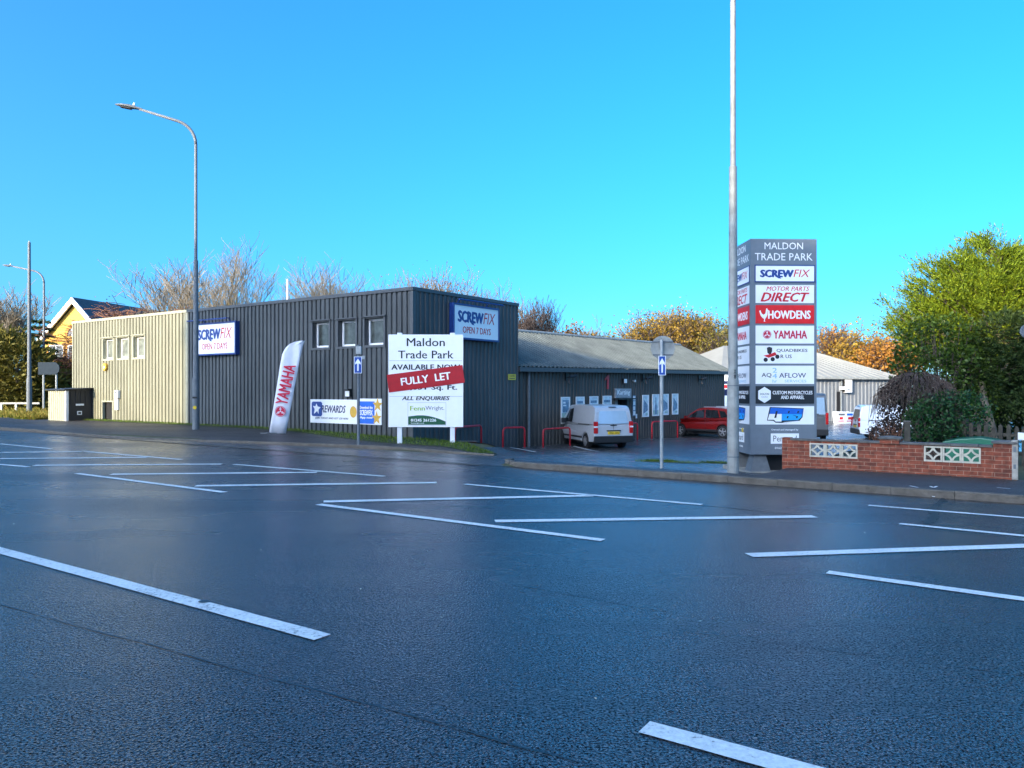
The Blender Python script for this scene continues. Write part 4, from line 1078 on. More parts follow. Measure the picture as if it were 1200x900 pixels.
            m.mat('royal'); m.prism([q(.235, .58), q(.255, .92), q(.81, .84), q(.795, .56)], y - .0035, y - .002); m.mat('azure'); m.prism([q(.44, .22), q(.445, .58), q(.795, .56), q(.78, .4), q(.72, .24)], y - .0035, y - .002)
            m.mat('sign_white'); m.prism([q(.205, .26), q(.235, .58), q(.445, .58), q(.44, .22), q(.44, .16), q(.34, .16), q(.31, .26)], y - .0035, y - .002); m.prism([q(.46, .12), q(.74, .2), q(.75, .15), q(.5, .09)], y - .0035, y - .002)
            m.mat('ink'); m.prism([q(.315, .36), q(.345, .74), q(.375, .74), q(.35, .36)], y - .0055, y - .004)
            for (a_, b_) in ((.56, .68), (.54, .4), (.72, .68), (.7, .4)): m.prism([q(a_ - .015, b_ - .06), q(a_ + .01, b_ - .06), q(a_ + .025, b_ + .06), q(a_ - .005, b_ + .06)], y - .0055, y - .004)
            m.prism([q(.62, .52), q(.7, .42), q(.69, .48)], y - .0055, y - .004)
        m.build('lettering', p)
    m = mb('sign_white'); write(m, 'Owned and managed by', c, zp(503.8), w * .46, zp(502.4) - zp(505), .012)
    m.box(c - w * .24, c + w * .24, -.01, -.002, zp(520), zp(508)); write(m, '01621 842050', c, zp(525), w * .34, zp(523.6) - zp(526), .012)
    m.mat('grey_ink'); write(m, 'Pennard', c, zp(514), w * .4, zp(510.5) - zp(517.5), 0, 0, -.013)
    m.build('owner_plate', M_par)
fe = newobj('front_face', None, t, (0, 0, 0), 0); totem_face(fe, pw * .07, pw * .955, pw) if False else None
bpy.data.objects.remove(fe)
totem_face(t, pw * .075, pw * .955, pw)
# second face on the left flank (same panels, its own copies)
kids0 = set(o.name for o in bpy.data.objects)
totem_face(t, pw * .075, pw * .955, pw)
for o in [o for o in bpy.data.objects if o.name not in kids0 and o.parent == t]:
    o.rotation_euler = (0, 0, -math.pi / 2); o.location = (0, pw, 0)
m = mb('safety_yellow'); m.box(-.02, -.012, pw * .3, pw * .36, zp(508), zp(503)); m.build('hazard_sticker', t)
m = mb('black_plastic'); m.box(.3, pw - .2, .35, .6, pz, PB - .05); m.build('cable_box', t)

# ------------------------------------------------------------------ lamp posts and masts
def lamp_post(label, x, y, r0, r1, H, arm, rise, yaw, lift=0.0, mat_='dull_steel', base=None, headL=.9):
    gz = hxy(x, y)
    t = thing('lamp_post', label, 'street lamp', (x, y, gz), yaw, 'street lamps')
    m = mb(mat_); zj = min(2.0, H * .2)
    m.tube([(0, 0, -.3), (0, 0, zj), (0, 0, zj + .12), (0, 0, H * .55), (0, 0, H * .551), (0, 0, H - .9)], [r0, r0, r0 * .82, r0 * .66, r1 * 1.05, r1], 14); m.build('column', t, smooth=False)
    R_ = .95; pts = []
    for a in np.linspace(0, 1, 8):
        ang = a * R(90 - rise); pts.append((-R_ * (1 - math.cos(ang)), 0, H - .9 + R_ * math.sin(ang)))
    ex, ez_ = pts[-1][0], pts[-1][2]; L = arm - abs(ex); c, s_ = math.cos(R(rise)), math.sin(R(rise))
    pts.append((ex - L, 0, ez_ + L * s_ / c))
    m = mb(mat_); m.tube(pts, [r1] * 8 + [r1 * .75], 10); m.build('arm', t, smooth=True)
    hx, hz = pts[-1][0], pts[-1][2]
    Mh = Matrix.Translation((hx, 0, hz)) @ Matrix.Rotation(R(rise * .55), 4, 'Y')
    m = mb('dull_steel'); sec = [(.12, .05, .05), (-.1, .09, .08), (-.35, .16, .11), (-headL * .75, .16, .08), (-headL, .07, .03)]; rings = []
    for (xx, wy, hz_) in sec: rings.append(m.add([tuple(Mh @ Vector((xx, wy * math.cos(a), hz_ * (math.sin(a) if math.sin(a) > 0 else .35 * math.sin(a))))) for a in np.linspace(0, 2 * math.pi, 13)[:-1]]))
    for i in range(4):
        for k in range(12): m.face(rings[i] + k, rings[i] + (k + 1) % 12, rings[i + 1] + (k + 1) % 12, rings[i + 1] + k)
    m.face(*[rings[-1] + k for k in range(12)]); hd = m.build('lantern', t, smooth=True)
    m = mb('black_plastic'); m.prism([(-.3, -.045), (-headL * .8, -.04), (-headL * .8, -.055), (-.3, -.065)], -.12, .12, Mh); m.build('lamp_glass', hd)
    m = mb('white_plastic'); m.tube([Mh @ Vector((-.22, 0, .1)), Mh @ Vector((-.22, 0, .2))], [.05, .035], 8); m.build('photocell', hd)
    return t
Y = 30.5; x = atpx(229.5, Y)
l1 = lamp_post('tall grey lamp post on the pavement between the olive and dark walls', x, Y, .135, .06, zpx(143, Y) - hxy(x, Y), 2.15, 16, R(6), base=1)
m = mb('safety_yellow'); m.disc(0, zpx(477.5, Y) - hxy(x, Y), .07, -.16, -.14, 12); m.build('number_tag', l1); m = mb('black_plastic'); m.box(-.09, .09, -.1425, -.138, zpx(470, Y), zpx(468, Y)); m.build('door_strap', l1)
Y = 16.8; x = atpx(859, Y)
l2 = lamp_post('very tall grey lamp post in front of the totem sign, its head above the frame', x, Y, .125, .058, 12.2, 2.1, 16, R(6), mat_='weathered_steel')
m = mb('ink'); write(m, 'X', 0, zpx(435.5, Y) - hxy(x, Y), .05, .085, .03, 0, -.108); write(m, '8', 0, zpx(441.5, Y) - hxy(x, Y), .05, .085, .03, 0, -.108); m.build('number', l2)
m = mb('dull_steel'); zz = zpx(452.5, Y) - hxy(x, Y); m.tube([(0, 0, zz), (0, 0, zz + .02)], .128, 14); zz = zpx(536, Y) - hxy(x, Y); m.tube([(0, 0, zz), (0, 0, zz + .03)], .13, 14); m.build('band', l2)
Y = 60; x = atpx(51.5, Y)
lamp_post('slim far lamp post in front of the yellow offices', x, Y, .12, .07, zpx(318, Y) - hxy(x, Y), 2.3, 12, R(4), headL=.8)
Y = 50; x = atpx(34.3, Y); gz = hxy(x, Y)
t = thing('mast', 'plain pale mast with no lantern at the far left of the road', 'mast', (x, Y, gz))
m = mb('dull_steel'); zt = zpx(284, Y) - gz; m.tube([(0, 0, -.3), (0, 0, 2.2), (0, 0, 2.4), (0, 0, zt)], [.16, .16, .12, .085], 14); m.build('column', t)
m = mb('weathered_steel'); m.tube([(0, 0, zt), (0, 0, zt + .1)], [.05, .03], 10); m.build('cap', t)
Y = 62; x = atpx(337, Y); gz = hxy(x, Y)
t = thing('mast', 'thin white pole rising behind the flat roof between two bare trees', 'mast', (x, Y, gz))
m = mb('white_paint'); zt = zpx(328, Y) - gz; m.tube([(0, 0, -.3), (0, 0, zt)], [.13, .09], 12); m.build('column', t)
m = mb('galvanised'); m.tube([(0, 0, zt), (0, 0, zt + .08)], [.06, .03], 8); m.build('cap', t)

# ------------------------------------------------------------------ meter kiosk by the olive wall
Y = 38.4; kx, ky = atpx(78, Y), Y; gz = hxy(kx, ky); s0, t0 = ST(kx, ky)
ktop = zpx(455.5, Y) - gz
t = thing('utility_kiosk', 'dark utility kiosk with cream slatted front at the end of the olive wall', 'kiosk', (kx, ky, gz), RF)
wk = 1.9; dk = 1.35
m = mb('olive_cladding'); m.mat('olive_trim'); ribs(m, -wk, -.12, -.3, ktop - .12, (), .22, .03); m.build('front_wall', t)
m = mb('white_paint'); m.box(-.12, 0, -.03, .1, -.3, ktop - .1); m.build('corner_post', t)
m = mb('kiosk_dark'); m.box(-.06, -.03, .101, dk, -.3, ktop - .05); 
for i in range(5): m.box(-.03, -.012, .2 + i * .24, .22 + i * .24, ktop * .45, ktop - .12)
m.box(-wk, -.06, dk - .05, dk, -.3, ktop - .05); m.box(-wk, -wk + .04, .0, dk - .05, -.3, ktop - .1); sdw = m.build('side_wall', t)
m = mb('sign_white'); m.box(-.029, -.008, .45, .85, ktop * .47, ktop * .53); m.box(-.029, -.008, .52, .75, ktop * .18, ktop * .3); m.mat('ink'); m.box(-.0075, -.003, .57, .7, ktop * .21, ktop * .27); m.build('notice', sdw)
m = mb('kiosk_dark'); n0 = m.add([(-wk - .15, -.15, ktop - .08), (.12, -.15, ktop - .08), (.12, dk + .1, ktop), (-wk - .15, dk + .1, ktop), (-wk - .15, -.15, ktop - .02), (.12, -.15, ktop - .02), (.12, dk + .1, ktop + .06), (-wk - .15, dk + .1, ktop + .06)])
for f in ((0, 3, 2, 1), (4, 5, 6, 7), (0, 1, 5, 4), (1, 2, 6, 5), (2, 3, 7, 6), (3, 0, 4, 7)): m.face(*[n0 + i for i in f])
m.build('roof', t)

# ------------------------------------------------------------------ red hoop barriers
def hoop(label, pl, pr, yt, yb, Y0, Y1):
    A = Vector((atpx(pl, Y0), Y0, 0)); B = Vector((atpx(pr, Y1), Y1, 0)); A.z = hxy(A.x, A.y); B.z = hxy(B.x, B.y)
    d = B - A; d.z = 0; L = d.length; yaw = math.atan2(d.y, d.x)
    top = max(.75, zpx(yt, (Y0 + Y1) / 2) - A.z); db = B.z - A.z
    r = .13
    pts = [(0, 0, -.25), (0, 0, top - r), (r * .3, 0, top - r * .3), (r, 0, top), (L - r, 0, top), (L - r * .3, 0, top - r * .3), (L, 0, top - r), (L, 0, db - .25)]
    t = thing('hoop_barrier', label, 'barrier', (A.x, A.y, A.z), yaw, 'red hoop barriers in front of the units')
    m = mb('rail_red'); m.tube(pts, .038, 10); m.build('hoop', t, smooth=True)
    for xx, zz in ((0, 0), (L, db)):
        m = mb('dull_steel'); m.tube([(xx, 0, zz - .02), (xx, 0, zz + .02)], .1, 10); m.build('base_plate', t)
hoop('red hoop barrier half hidden behind the letting board', 533, 564, 504.5, 523, 27.9, 29.5)
hoop('red hoop barrier against the foot of the gable wall beside the downpipe', 589.5, 615, 501, 525.5, 30.6, 31.2)
hoop('red hoop barrier running behind the nose of the silver van', 636.5, 668, 502, 525, 31.8, 33.2)
hoop('red hoop barrier peeping out right of the silver van', 722, 747, 496.5, 515, 36.6, 38.0)
hoop('taller red hoop barrier behind the one way post, nearer the wall', 756.5, 779, 490.5, 507.5, 42.6, 43.8)
hoop('wide red hoop barrier in front of another, left of the red car', 764, 794, 493.7, 512, 39.0, 40.2)

# ------------------------------------------------------------------ vehicles
def arcpts(cx, cz, r, a0, a1, n=9): return [(cx + r * math.cos(a), cz + r * math.sin(a)) for a in np.linspace(a0, a1, n)]
def vehicle(name, label, cat, x, y, head, paint, P):
    gz = hxy(x, y)
    t = thing(name, label, cat, (x, y, gz), head)
    W2, WR = P['w'] / 2, P['wr'] / 2; zb = P['belt']; wr = P['r']; X0, X1 = P['axles']
    # lower body with wheel arches, taper at both ends
    low = P['low']; ra = wr + .055
    poly = list(low) + [(X1 + ra, P['sill'])] + arcpts(X1, wr, ra, 0.12, math.pi - .12) + [(X1 - ra, P['sill']), (X0 + ra, P['sill'])] + arcpts(X0, wr, ra, 0.12, math.pi - .12) + [(X0 - ra, P['sill'])]
    xr, xf = min(p[0] for p in low), max(p[0] for p in low)
    def wl(px): 
        e = 0
        if px > xf - .9: e = ((px - xf + .9) / .9) ** 2 * P.get('tf', .2)
        if px < xr + .4: e = ((xr + .4 - px) / .4) ** 2 * P.get('tr', .05)
        return W2 - e
    m = mb(paint); k = len(poly)
    n = m.add([(px, wl(px), pz) for px, pz in poly] + [(px, -wl(px), pz) for px, pz in poly])
    m.face(*[n + i for i in reversed(range(k))]); m.face(*[n + k + i for i in range(k)])
    for i in range(k): j = (i + 1) % k; m.face(n + i, n + j, n + k + j, n + k + i)
    up = P['up']; ku = len(up); zt = max(p[1] for p in up)
    def wu(px, pz): f = max(0, (pz - zb) / (zt - zb)); return min(W2, wl(px)) - .012 - (W2 - WR) * f ** 1.15
    n = m.add([(px, wu(px, pz), pz) for px, pz in up] + [(px, -wu(px, pz), pz) for px, pz in up])
    m.face(*[n + i for i in reversed(range(ku))]); m.face(*[n + ku + i for i in range(ku)])
    for i in range(ku): j = (i + 1) % ku; m.face(n + i, n + j, n + ku + j, n + ku + i)
    body = m.build('body', t, bevel=.035, smooth=False)
    # side windows (both sides), each a piece of its own
    for quad, mt, nm in P['side']:
        for sg in (1, -1):
            m = mb(mt); c = [(px, sg * (wu(px, pz) + .008), pz) for px, pz in quad]; m.face(*range(m.add(c), len(c))) if False else None
            n = m.add(c); m.face(*[n + i for i in (range(len(c)) if sg < 0 else reversed(range(len(c))))]); m.build(nm, t)
    for sg in (1, -1):
        for quad, mt, nm in P.get('low_side', []):
            m = mb(mt); m.prism(quad, 0, .012, Matrix.Translation((0, sg * (W2 + .004) - (.012 if sg > 0 else 0) + (.012 if sg > 0 else -.0), 0))) ; m.build(nm, t)
    # ends
    for (xa, za, xb, zb_, hw0, hw1, mt, nm, off) in P['ends']:
        m = mb(mt); dx = xb - xa; dz = zb_ - za; L = math.hypot(dx, dz); ox, oz = (-dz / L * off, dx / L * off)
        if (xa + xb) < 0: ox, oz = -abs(ox), abs(oz) * (1 if dz * dx > 0 else 1)
        else: ox, oz = abs(ox), abs(oz)
        m.quad((xa + ox, hw0, za + oz), (xa + ox, -hw0, za + oz), (xb + ox, -hw1, zb_ + oz), (xb + ox, hw1, zb_ + oz)); m.build(nm, t)
    for (b, mt, nm) in P['boxes']:
        m = mb(mt); m.box(*b); m.build(nm, t, bevel=min(.03, (b[1] - b[0]) * .3, (b[5] - b[4]) * .3))
    for X in (X0, X1):
        for sg in (1, -1):
            yo = sg * (W2 - .005); yi = sg * (W2 - .21)
            m = mb('tyre'); 
            ring_ = [(wr, yi), (wr, yo - sg * .03), (wr - .03, yo), (wr * .66, yo)]; N = 24; rr = []
            for (q, yy) in ring_: rr.append(m.add([(X + q * math.cos(2 * math.pi * i / N), yy, wr + q * math.sin(2 * math.pi * i / N)) for i in range(N)]))
            for a_, b_ in zip(rr, rr[1:]):
                for i in range(N): m.face(a_ + i, a_ + (i + 1) % N, b_ + (i + 1) % N, b_ + i)
            m.face(*[rr[0] + i for i in range(N)]); wh = m.build('wheel', t)
            m = mb('black_plastic'); m.face(*[m.add([(X + wr * .665 * math.cos(2 * math.pi * i / N), yo - sg * .05, wr + wr * .665 * math.sin(2 * math.pi * i / N)) for i in range(N)]) + i if i == 0 else len(m.v) - N + i for i in range(N)])
            m.mat('alloy'); y0_, y1_ = sorted((yo - sg * .04, yo - sg * .008))
            for i in range(N): 
                a0, a1 = 2 * math.pi * i / N, 2 * math.pi * (i + 1) / N; m.prism([(X + q * wr * math.cos(a), wr + q * wr * math.sin(a)) for q, a in ((.6, a0), (.665, a0), (.665, a1), (.6, a1))], y0_, y1_)
            for i in range(P.get('spokes', 5)):
                a = 2 * math.pi * i / P.get('spokes', 5) + .4; d = (math.cos(a), math.sin(a)); nn = (-d[1], d[0]); sw = P.get('sw', .13)
                m.prism([(X + wr * (d[0] * u_ + nn[0] * v_), wr + wr * (d[1] * u_ + nn[1] * v_)) for u_, v_ in ((.05, -sw * .7), (.61, -sw), (.61, sw), (.05, sw * .7))], y0_, y1_)
            m.disc(X, wr, wr * .16, y0_ - .002, y1_ + .002, 12); m.build('rim', wh)
    m = mb('black_plastic'); m.box(X0 - .2, X1 + .2, -W2 + .22, W2 - .22, .17, P['sill'] + .06); m.build('underbody', t)
    return t
VAN = dict(w=1.81, wr=1.56, belt=1.02, r=.315, axles=(-1.33, 1.40), sill=.30, tf=.25, tr=.03,
    low=[(-2.2, .32), (-2.24, .55), (-2.2, 1.02), (1.22, 1.03), (1.9, .93), (2.12, .75), (2.2, .5), (2.16, .3)],
    up=[(-2.19, 1.02), (-2.12, 1.55), (-2.05, 1.72), (-1.85, 1.80), (-.3, 1.835), (.45, 1.80), (.62, 1.74), (1.34, 1.03)],
    side=[([(.1, 1.06), (.98, 1.06), (.52, 1.62), (.1, 1.66)], 'car_glass', 'side_window')],
    low_side=[], spokes=6, sw=.15,
    ends=[(-2.195, 1.06, -2.105, 1.58, .7, .6, 'silver_panel_reflection', 'rear_window', .012), (1.28, 1.1, .68, 1.7, .74, .62, 'car_glass', 'windscreen', .02)],
    boxes=[((-2.3, -2.05, -.88, .88, .28, .56), 'black_plastic', 'rear_bumper'), ((1.95, 2.24, -.72, .72, .28, .5), 'black_plastic', 'front_bumper'),
           ((-2.262, -2.2, -.27, .27, .62, .735), 'plate_yellow', 'number_plate'), ((-2.26, -2.2, -.32, .32, .75, .8), 'black_plastic', 'plate_lamp_bar'),
           ((-2.255, -2.15, .71, .885, .66, 1.16), 'lamp_red', 'tail_light'), ((-2.255, -2.15, -.885, -.71, .66, 1.16), 'lamp_red', 'tail_light'),
           ((-2.262, -2.17, .72, .892, .9, .97), 'lamp_clear', 'reversing_light'), ((-2.262, -2.17, -.892, -.72, .9, .97), 'lamp_clear', 'reversing_light'),
           ((-2.235, -2.19, -.14, .14, .975, 1.015), 'black_plastic', 'door_handle'), ((-2.222, -2.18, -.006, .006, .58, 1.04), 'dark_void', 'door_gap'),
           ((.72, .9, .9, 1.1, 1.0, 1.22), 'black_plastic', 'mirror'), ((.72, .9, -1.1, -.9, 1.0, 1.22), 'black_plastic', 'mirror'),
           ((-1.75, -.6, .893, .912, 1.0, 1.03), 'black_plastic', 'slide_rail'), ((-1.75, -.6, -.912, -.893, 1.0, 1.03), 'black_plastic', 'slide_rail'),
           ((-1.0, 1.05, .895, .913, .42, .5), 'black_plastic', 'rub_strip'), ((-1.0, 1.05, -.913, -.895, .42, .5), 'black_plastic', 'rub_strip'),
           ((-2.11, -2.03, -.16, .16, 1.735, 1.765), 'black_plastic', 'brake_light'), ((2.0, 2.14, .45, .75, .72, .9), 'lamp_clear', 'headlight'), ((2.0, 2.14, -.75, -.45, .72, .9), 'lamp_clear', 'headlight')])
Yv = 33.9; vx = atpx(693.5, Yv)
van = vehicle('delivery_van', 'silver delivery van parked nose in by the workshop wall', 'van', vx, Yv, R(90 + 18), 'silver_paint', VAN)
m = mb('ink'); write(m, 'YM63 OMG', 0, 0, .44, .07, .02, 0, -.002); pl_ = m.build('plate_lettering', van); pl_.location = (-2.263, 0, .677); pl_.rotation_euler = (0, 0, R(-90))
SUV = dict(w=1.83, wr=1.5, belt=1.02, r=.34, axles=(-1.3, 1.34), sill=.33, tf=.3, tr=.1,
    low=[(-2.16, .36), (-2.22, .6), (-2.12, 1.0), (-2.05, 1.03), (1.0, 1.01), (1.75, .93), (2.08, .78), (2.2, .52), (2.14, .33)],
    up=[(-2.08, 1.02), (-1.98, 1.2), (-1.62, 1.52), (-1.45, 1.575), (-.6, 1.625), (.1, 1.60), (.3, 1.53), (1.12, 1.01)],
    side=[([(-.2, 1.06), (.86, 1.06), (.3, 1.44), (-.15, 1.5)], 'car_glass', 'side_window'), ([(-1.12, 1.07), (-.27, 1.06), (-.22, 1.5), (-.95, 1.48)], 'car_glass', 'side_window'), ([(-1.62, 1.14), (-1.2, 1.09), (-1.04, 1.46), (-1.38, 1.42)], 'car_glass', 'quarter_window')],
    spokes=5, sw=.11,
    ends=[(-2.03, 1.1, -1.6, 1.5, .68, .58, 'car_glass', 'rear_window', .03), (1.05, 1.07, .34, 1.52, .72, .6, 'car_glass', 'windscreen', .02)],
    boxes=[((-2.28, -2.08, -.82, .82, .34, .62), 'black_plastic', 'rear_bumper'), ((-2.24, -2.0, .58, .9, .8, .98), 'lamp_red', 'tail_light'), ((-2.24, -2.0, -.9, -.58, .8, .98), 'lamp_red', 'tail_light'),
           ((-2.25, -2.1, -.27, .27, .72, .83), 'plate_yellow', 'number_plate'), ((.78, .95, .9, 1.1, 1.0, 1.16), 'red_paint', 'mirror'), ((.78, .95, -1.1, -.9, 1.0, 1.16), 'red_paint', 'mirror'),
           ((-.95, .95, .9, .925, .33, .45), 'black_plastic', 'sill_trim'), ((-.95, .95, -.925, -.9, .33, .45), 'black_plastic', 'sill_trim'), ((-1.5, .0, .6, .63, 1.62, 1.66), 'alloy', 'roof_rail'), ((-1.5, .0, -.63, -.6, 1.62, 1.66), 'alloy', 'roof_rail'),
           ((-.45, -.28, .905, .93, .9, .93), 'red_paint', 'door_handle'), ((-1.2, -1.04, .905, .93, .92, .95), 'red_paint', 'door_handle'), ((-.26, -.25, .9, .918, .45, 1.0), 'dark_void', 'door_gap'), ((2.0, 2.12, .5, .8, .72, .86), 'lamp_clear', 'headlight'), ((2.0, 2.12, -.8, -.5, .72, .86), 'lamp_clear', 'headlight')])
Yc = 42.2; cx = atpx(832, Yc)
vehicle('parked_car', 'dark red family car parked at the far end of the workshop wall', 'car', cx, Yc, R(90 + 44), 'red_paint', SUV)
WV = dict(VAN); WV['boxes'] = [b for b in VAN['boxes'] if b[2] not in ('rub_strip',)]
WV['ends'] = [(-2.195, 1.06, -2.105, 1.58, .7, .6, 'car_glass', 'rear_window', .012), VAN['ends'][1]]
Yw = 41.0; wx = atpx(1004, Yw) + 2.1
vehicle('delivery_van', 'small white van partly behind the dead creeper mound', 'van', wx, Yw - .45, R(-12), 'van_white', WV)
GV = dict(VAN); GV.update(w=1.95, wr=1.75, belt=1.25, r=.34, axles=(-1.5, 1.6), low=[(-2.45, .34), (-2.5, .6), (-2.46, 1.25), (1.35, 1.25), (2.1, 1.05), (2.4, .8), (2.46, .5), (2.4, .32)],
    up=[(-2.45, 1.25), (-2.38, 2.1), (-2.3, 2.32), (-2.1, 2.40), (0, 2.42), (.5, 2.36), (.7, 2.24), (1.5, 1.25)], side=[([(.2, 1.3), (1.15, 1.3), (.72, 1.85), (.2, 1.9)], 'car_glass', 'side_window')],
    ends=[(-2.455, 1.36, -2.385, 2.2, .82, .76, 'silver_panel_reflection', 'rear_window', .012), (1.45, 1.32, .86, 1.98, .84, .7, 'car_glass', 'windscreen', .02)],  # pale rear window colour stands in for a bright reflection in the glass
    boxes=[((-2.56, -2.3, -.95, .95, .3, .62), 'black_plastic', 'rear_bumper'), ((-2.5, -2.4, .82, .96, .85, 1.45), 'lamp_red', 'tail_light'), ((-2.5, -2.4, -.96, -.82, .85, 1.45), 'lamp_red', 'tail_light'),
           ((-2.51, -2.44, -.27, .27, .7, .82), 'plate_yellow', 'number_plate'), ((-2.48, -2.42, -.3, .25, 1.24, 1.28), 'alloy', 'tailgate_trim'), ((-2.47, -2.43, -.5, .1, 1.36, 1.4), 'black_plastic', 'wiper'), ((.85, 1.05, .96, 1.18, 1.25, 1.5), 'black_plastic', 'mirror'), ((.85, 1.05, -1.18, -.96, 1.25, 1.5), 'black_plastic', 'mirror')])
Yq = 41.0; qx = atpx(938, Yq)
vehicle('delivery_van', 'dark grey van whose red tail light shows right of the totem sign', 'van', qx, Yq, R(78), 'van_grey', GV)
# striped panel on the end of the yard, seen between workshop and lamp post
Y = 58; x = atpx(852, Y); gz = hxy(x, Y)
t = thing('yard_sign', 'white sign with red and navy stripes left of the tall lamp post', 'sign', (x, Y, gz))
z0, z1 = zpx(481, Y) - gz, zpx(440, Y) - gz
m = mb('sign_white'); m.box(-.3, 1.2, 0, .05, z0, z1); p = m.build('board', t)
m = mb('logo_red'); m.box(-.29, 1.19, -.006, -.001, zpx(455, Y) - gz, zpx(451, Y) - gz); m.mat('navy'); m.box(-.29, 1.19, -.006, -.001, zpx(463.5, Y) - gz, zpx(456, Y) - gz); m.box(-.2, .1, -.006, -.001, zpx(450, Y) - gz, zpx(446.5, Y) - gz); m.build('print', p)
m = mb('dull_steel'); m.tube([(-.2, .08, -.2), (-.2, .08, z1)], .05, 8); m.tube([(1.1, .08, -.2), (1.1, .08, z1)], .05, 8); m.build('post', t)

# ------------------------------------------------------------------ brick garden wall
wa = (atpx(916.5, 16.0), 16.0); wb = (atpx(1188, 13.75), 13.75)
d = Vector((wb[0] - wa[0], wb[1] - wa[1])); WL = d.length; wy = math.atan2(d.y, d.x); FW = (wa, wy)
wz0 = hxy(*wa); wz1 = hxy(*wb); wz = min(wz0, wz1) - .12
t = thing('garden_wall', 'low red brick garden wall with pierced screen blocks beside the totem sign', 'wall', (wa[0], wa[1], 0), wy)
topz = zpx(515.5, 16.0); th = .215
kk = [hit(FW, p) for p in (948.5, 1005, 1082.5, 1149.5)]
b1 = (kk[0], kk[1]); bz = (hit(FW, 948, 535)[1], hit(FW, 948, 519)[1]); b2 = (kk[2], kk[3]); bz2 = (hit(FW, 1083, 540.5)[1], hit(FW, 1083, 522.5)[1])
p1, p2, p3 = hit(FW, 1042.5), hit(FW, 1177), hit(FW, 917)
def wallseg(m, x0, x1, z0, z1): m.box(x0, x1, 0, th, z0, z1)
m = mb('brick')
wallseg(m, 0, b1[0], wz, topz); wallseg(m, b1[1], b2[0], wz, topz); wallseg(m, b2[1], WL, wz, topz)
wallseg(m, b1[0], b1[1], wz, bz[0]); wallseg(m, b1[0], b1[1], bz[1], topz); wallseg(m, b2[0], b2[1], wz, bz2[0]); wallseg(m, b2[0], b2[1], bz2[1], topz)
m.build('brickwork', t, fix=False)
for pc_, extra in ((p1, .09), (p2 - .0, .075)):
    m = mb('brick'); m.box(pc_ - .17, pc_ + .17, -.04, th + .06, wz if pc_ > 2.5 else topz - .0, topz + extra); pr = m.build('pier', t)
    m = mb('coping'); n0 = m.add([(pc_ - .2, -.07, topz + extra + .002), (pc_ + .2, -.07, topz + extra + .002), (pc_ + .2, th + .09, topz + extra + .002), (pc_ - .2, th + .09, topz + extra + .002), (pc_ - .2, -.07, topz + extra + .035), (pc_ + .2, -.07, topz + extra + .035), (pc_ + .2, th + .09, topz + extra + .035), (pc_ - .2, th + .09, topz + extra + .035), (pc_ - .06, .08, topz + extra + .065), (pc_ + .06, .08, topz + extra + .065)])
    for f in ((0, 1, 5, 4), (1, 2, 6, 5), (2, 3, 7, 6), (3, 0, 4, 7), (4, 5, 9, 8), (6, 7, 8, 9), (5, 6, 9), (7, 4, 8)): m.face(*[n0 + i for i in f])
    m.build('cap', pr)
m = mb('brick'); m.box(0, .16, -.001, th + .001, topz, topz + .05); m.build('end_course', t)
m = mb('coping')
x = .17
while x < p2 - .19:
    x1 = min(x + .45, p2 - .18)
    if x < p1 < x1: x1 = p1 - .18
    if abs(x - p1) < .18: x = p1 + .18; x1 = x + .4
    if x1 > x: m.box(x, x1 - .008, -.025, th + .025, topz + .001 + random.uniform(0, .004), topz + .038 + random.uniform(-.003, .004))
    x = max(x1, x + .01)
m.build('coping', t)
for (ba, bb), (z0, z1) in ((b1, bz), (b2, bz2)):
    for i in range(3):
        x0 = ba + (bb - ba) * i / 3 + .003; x1 = ba + (bb - ba) * (i + 1) / 3 - .003; cx_, cz_ = (x0 + x1) / 2, (z0 + z1) / 2; rw, rh = (x1 - x0) / 2, (z1 - z0) / 2
        m = mb('screen_block'); ring(m, x0, x1, z0, z1, .028, -.006, .1)
        for sx in (-1, 1):
            for sz in (-1, 1):
                c0_ = (cx_ + sx * rw * .93, cz_ + sz * rh * .93); R0, R1 = .80, 1.0
                for j in range(8):
                    a0 = math.pi / 2 * j / 8; a1 = math.pi / 2 * (j + 1) / 8
                    m.prism([(c0_[0] - sx * rw * q * math.cos(a), c0_[1] - sz * rh * q * math.sin(a)) for q, a in ((R0, a0), (R1, a0), (R1, a1), (R0, a1))], .0, .09)
        m.build('screen_block', t)
# concrete gate post, timber posts, picket fence, notice
Y = 13.7; x = atpx(1188, Y); x = atpx(1187.7, Y) + .055; gz = hxy(x, Y)
t = thing('gate_post', 'square grey concrete post standing against the right end of the brick wall', 'post', (x, Y + .05, gz), wy)
m = mb('concrete'); m.box(-.05, .05, -.05, .05, -.2, zpx(516, Y) - gz); m.build('shaft', t, bevel=.008); m = mb('dull_steel'); m.box(-.02, .02, -.056, -.0505, .5, .6); m.box(-.02, .02, -.056, -.0505, .2, .28); m.build('hinge', t)
Y = 17.2; x = atpx(1063, Y); gz = hxy(x, Y)
t = thing('garden_post', 'short weathered timber post behind the brick wall under the creeper', 'post', (x, Y, gz), R(-20))
m = mb('old_timber'); m.box(-.06, .06, -.06, .06, -.2, zpx(494.5, Y) - gz); m.build('shaft', t, bevel=.01); m = mb('coping'); m.box(-.07, .07, -.07, .07, zpx(494.4, Y) - gz, zpx(493, Y) - gz); m.build('cap', t)
fa = (atpx(1128, 17.6), 17.6); fb = (atpx(1290, 15.2), 15.2)
d = Vector((fb[0] - fa[0], fb[1] - fa[1])); FL = d.length; fy = math.atan2(d.y, d.x)
t = thing('picket_fence', 'old brown picket fence in shade behind the right end of the brick wall', 'fence', (fa[0], fa[1], 0), fy)
gz = .1
n = int(FL / .16)
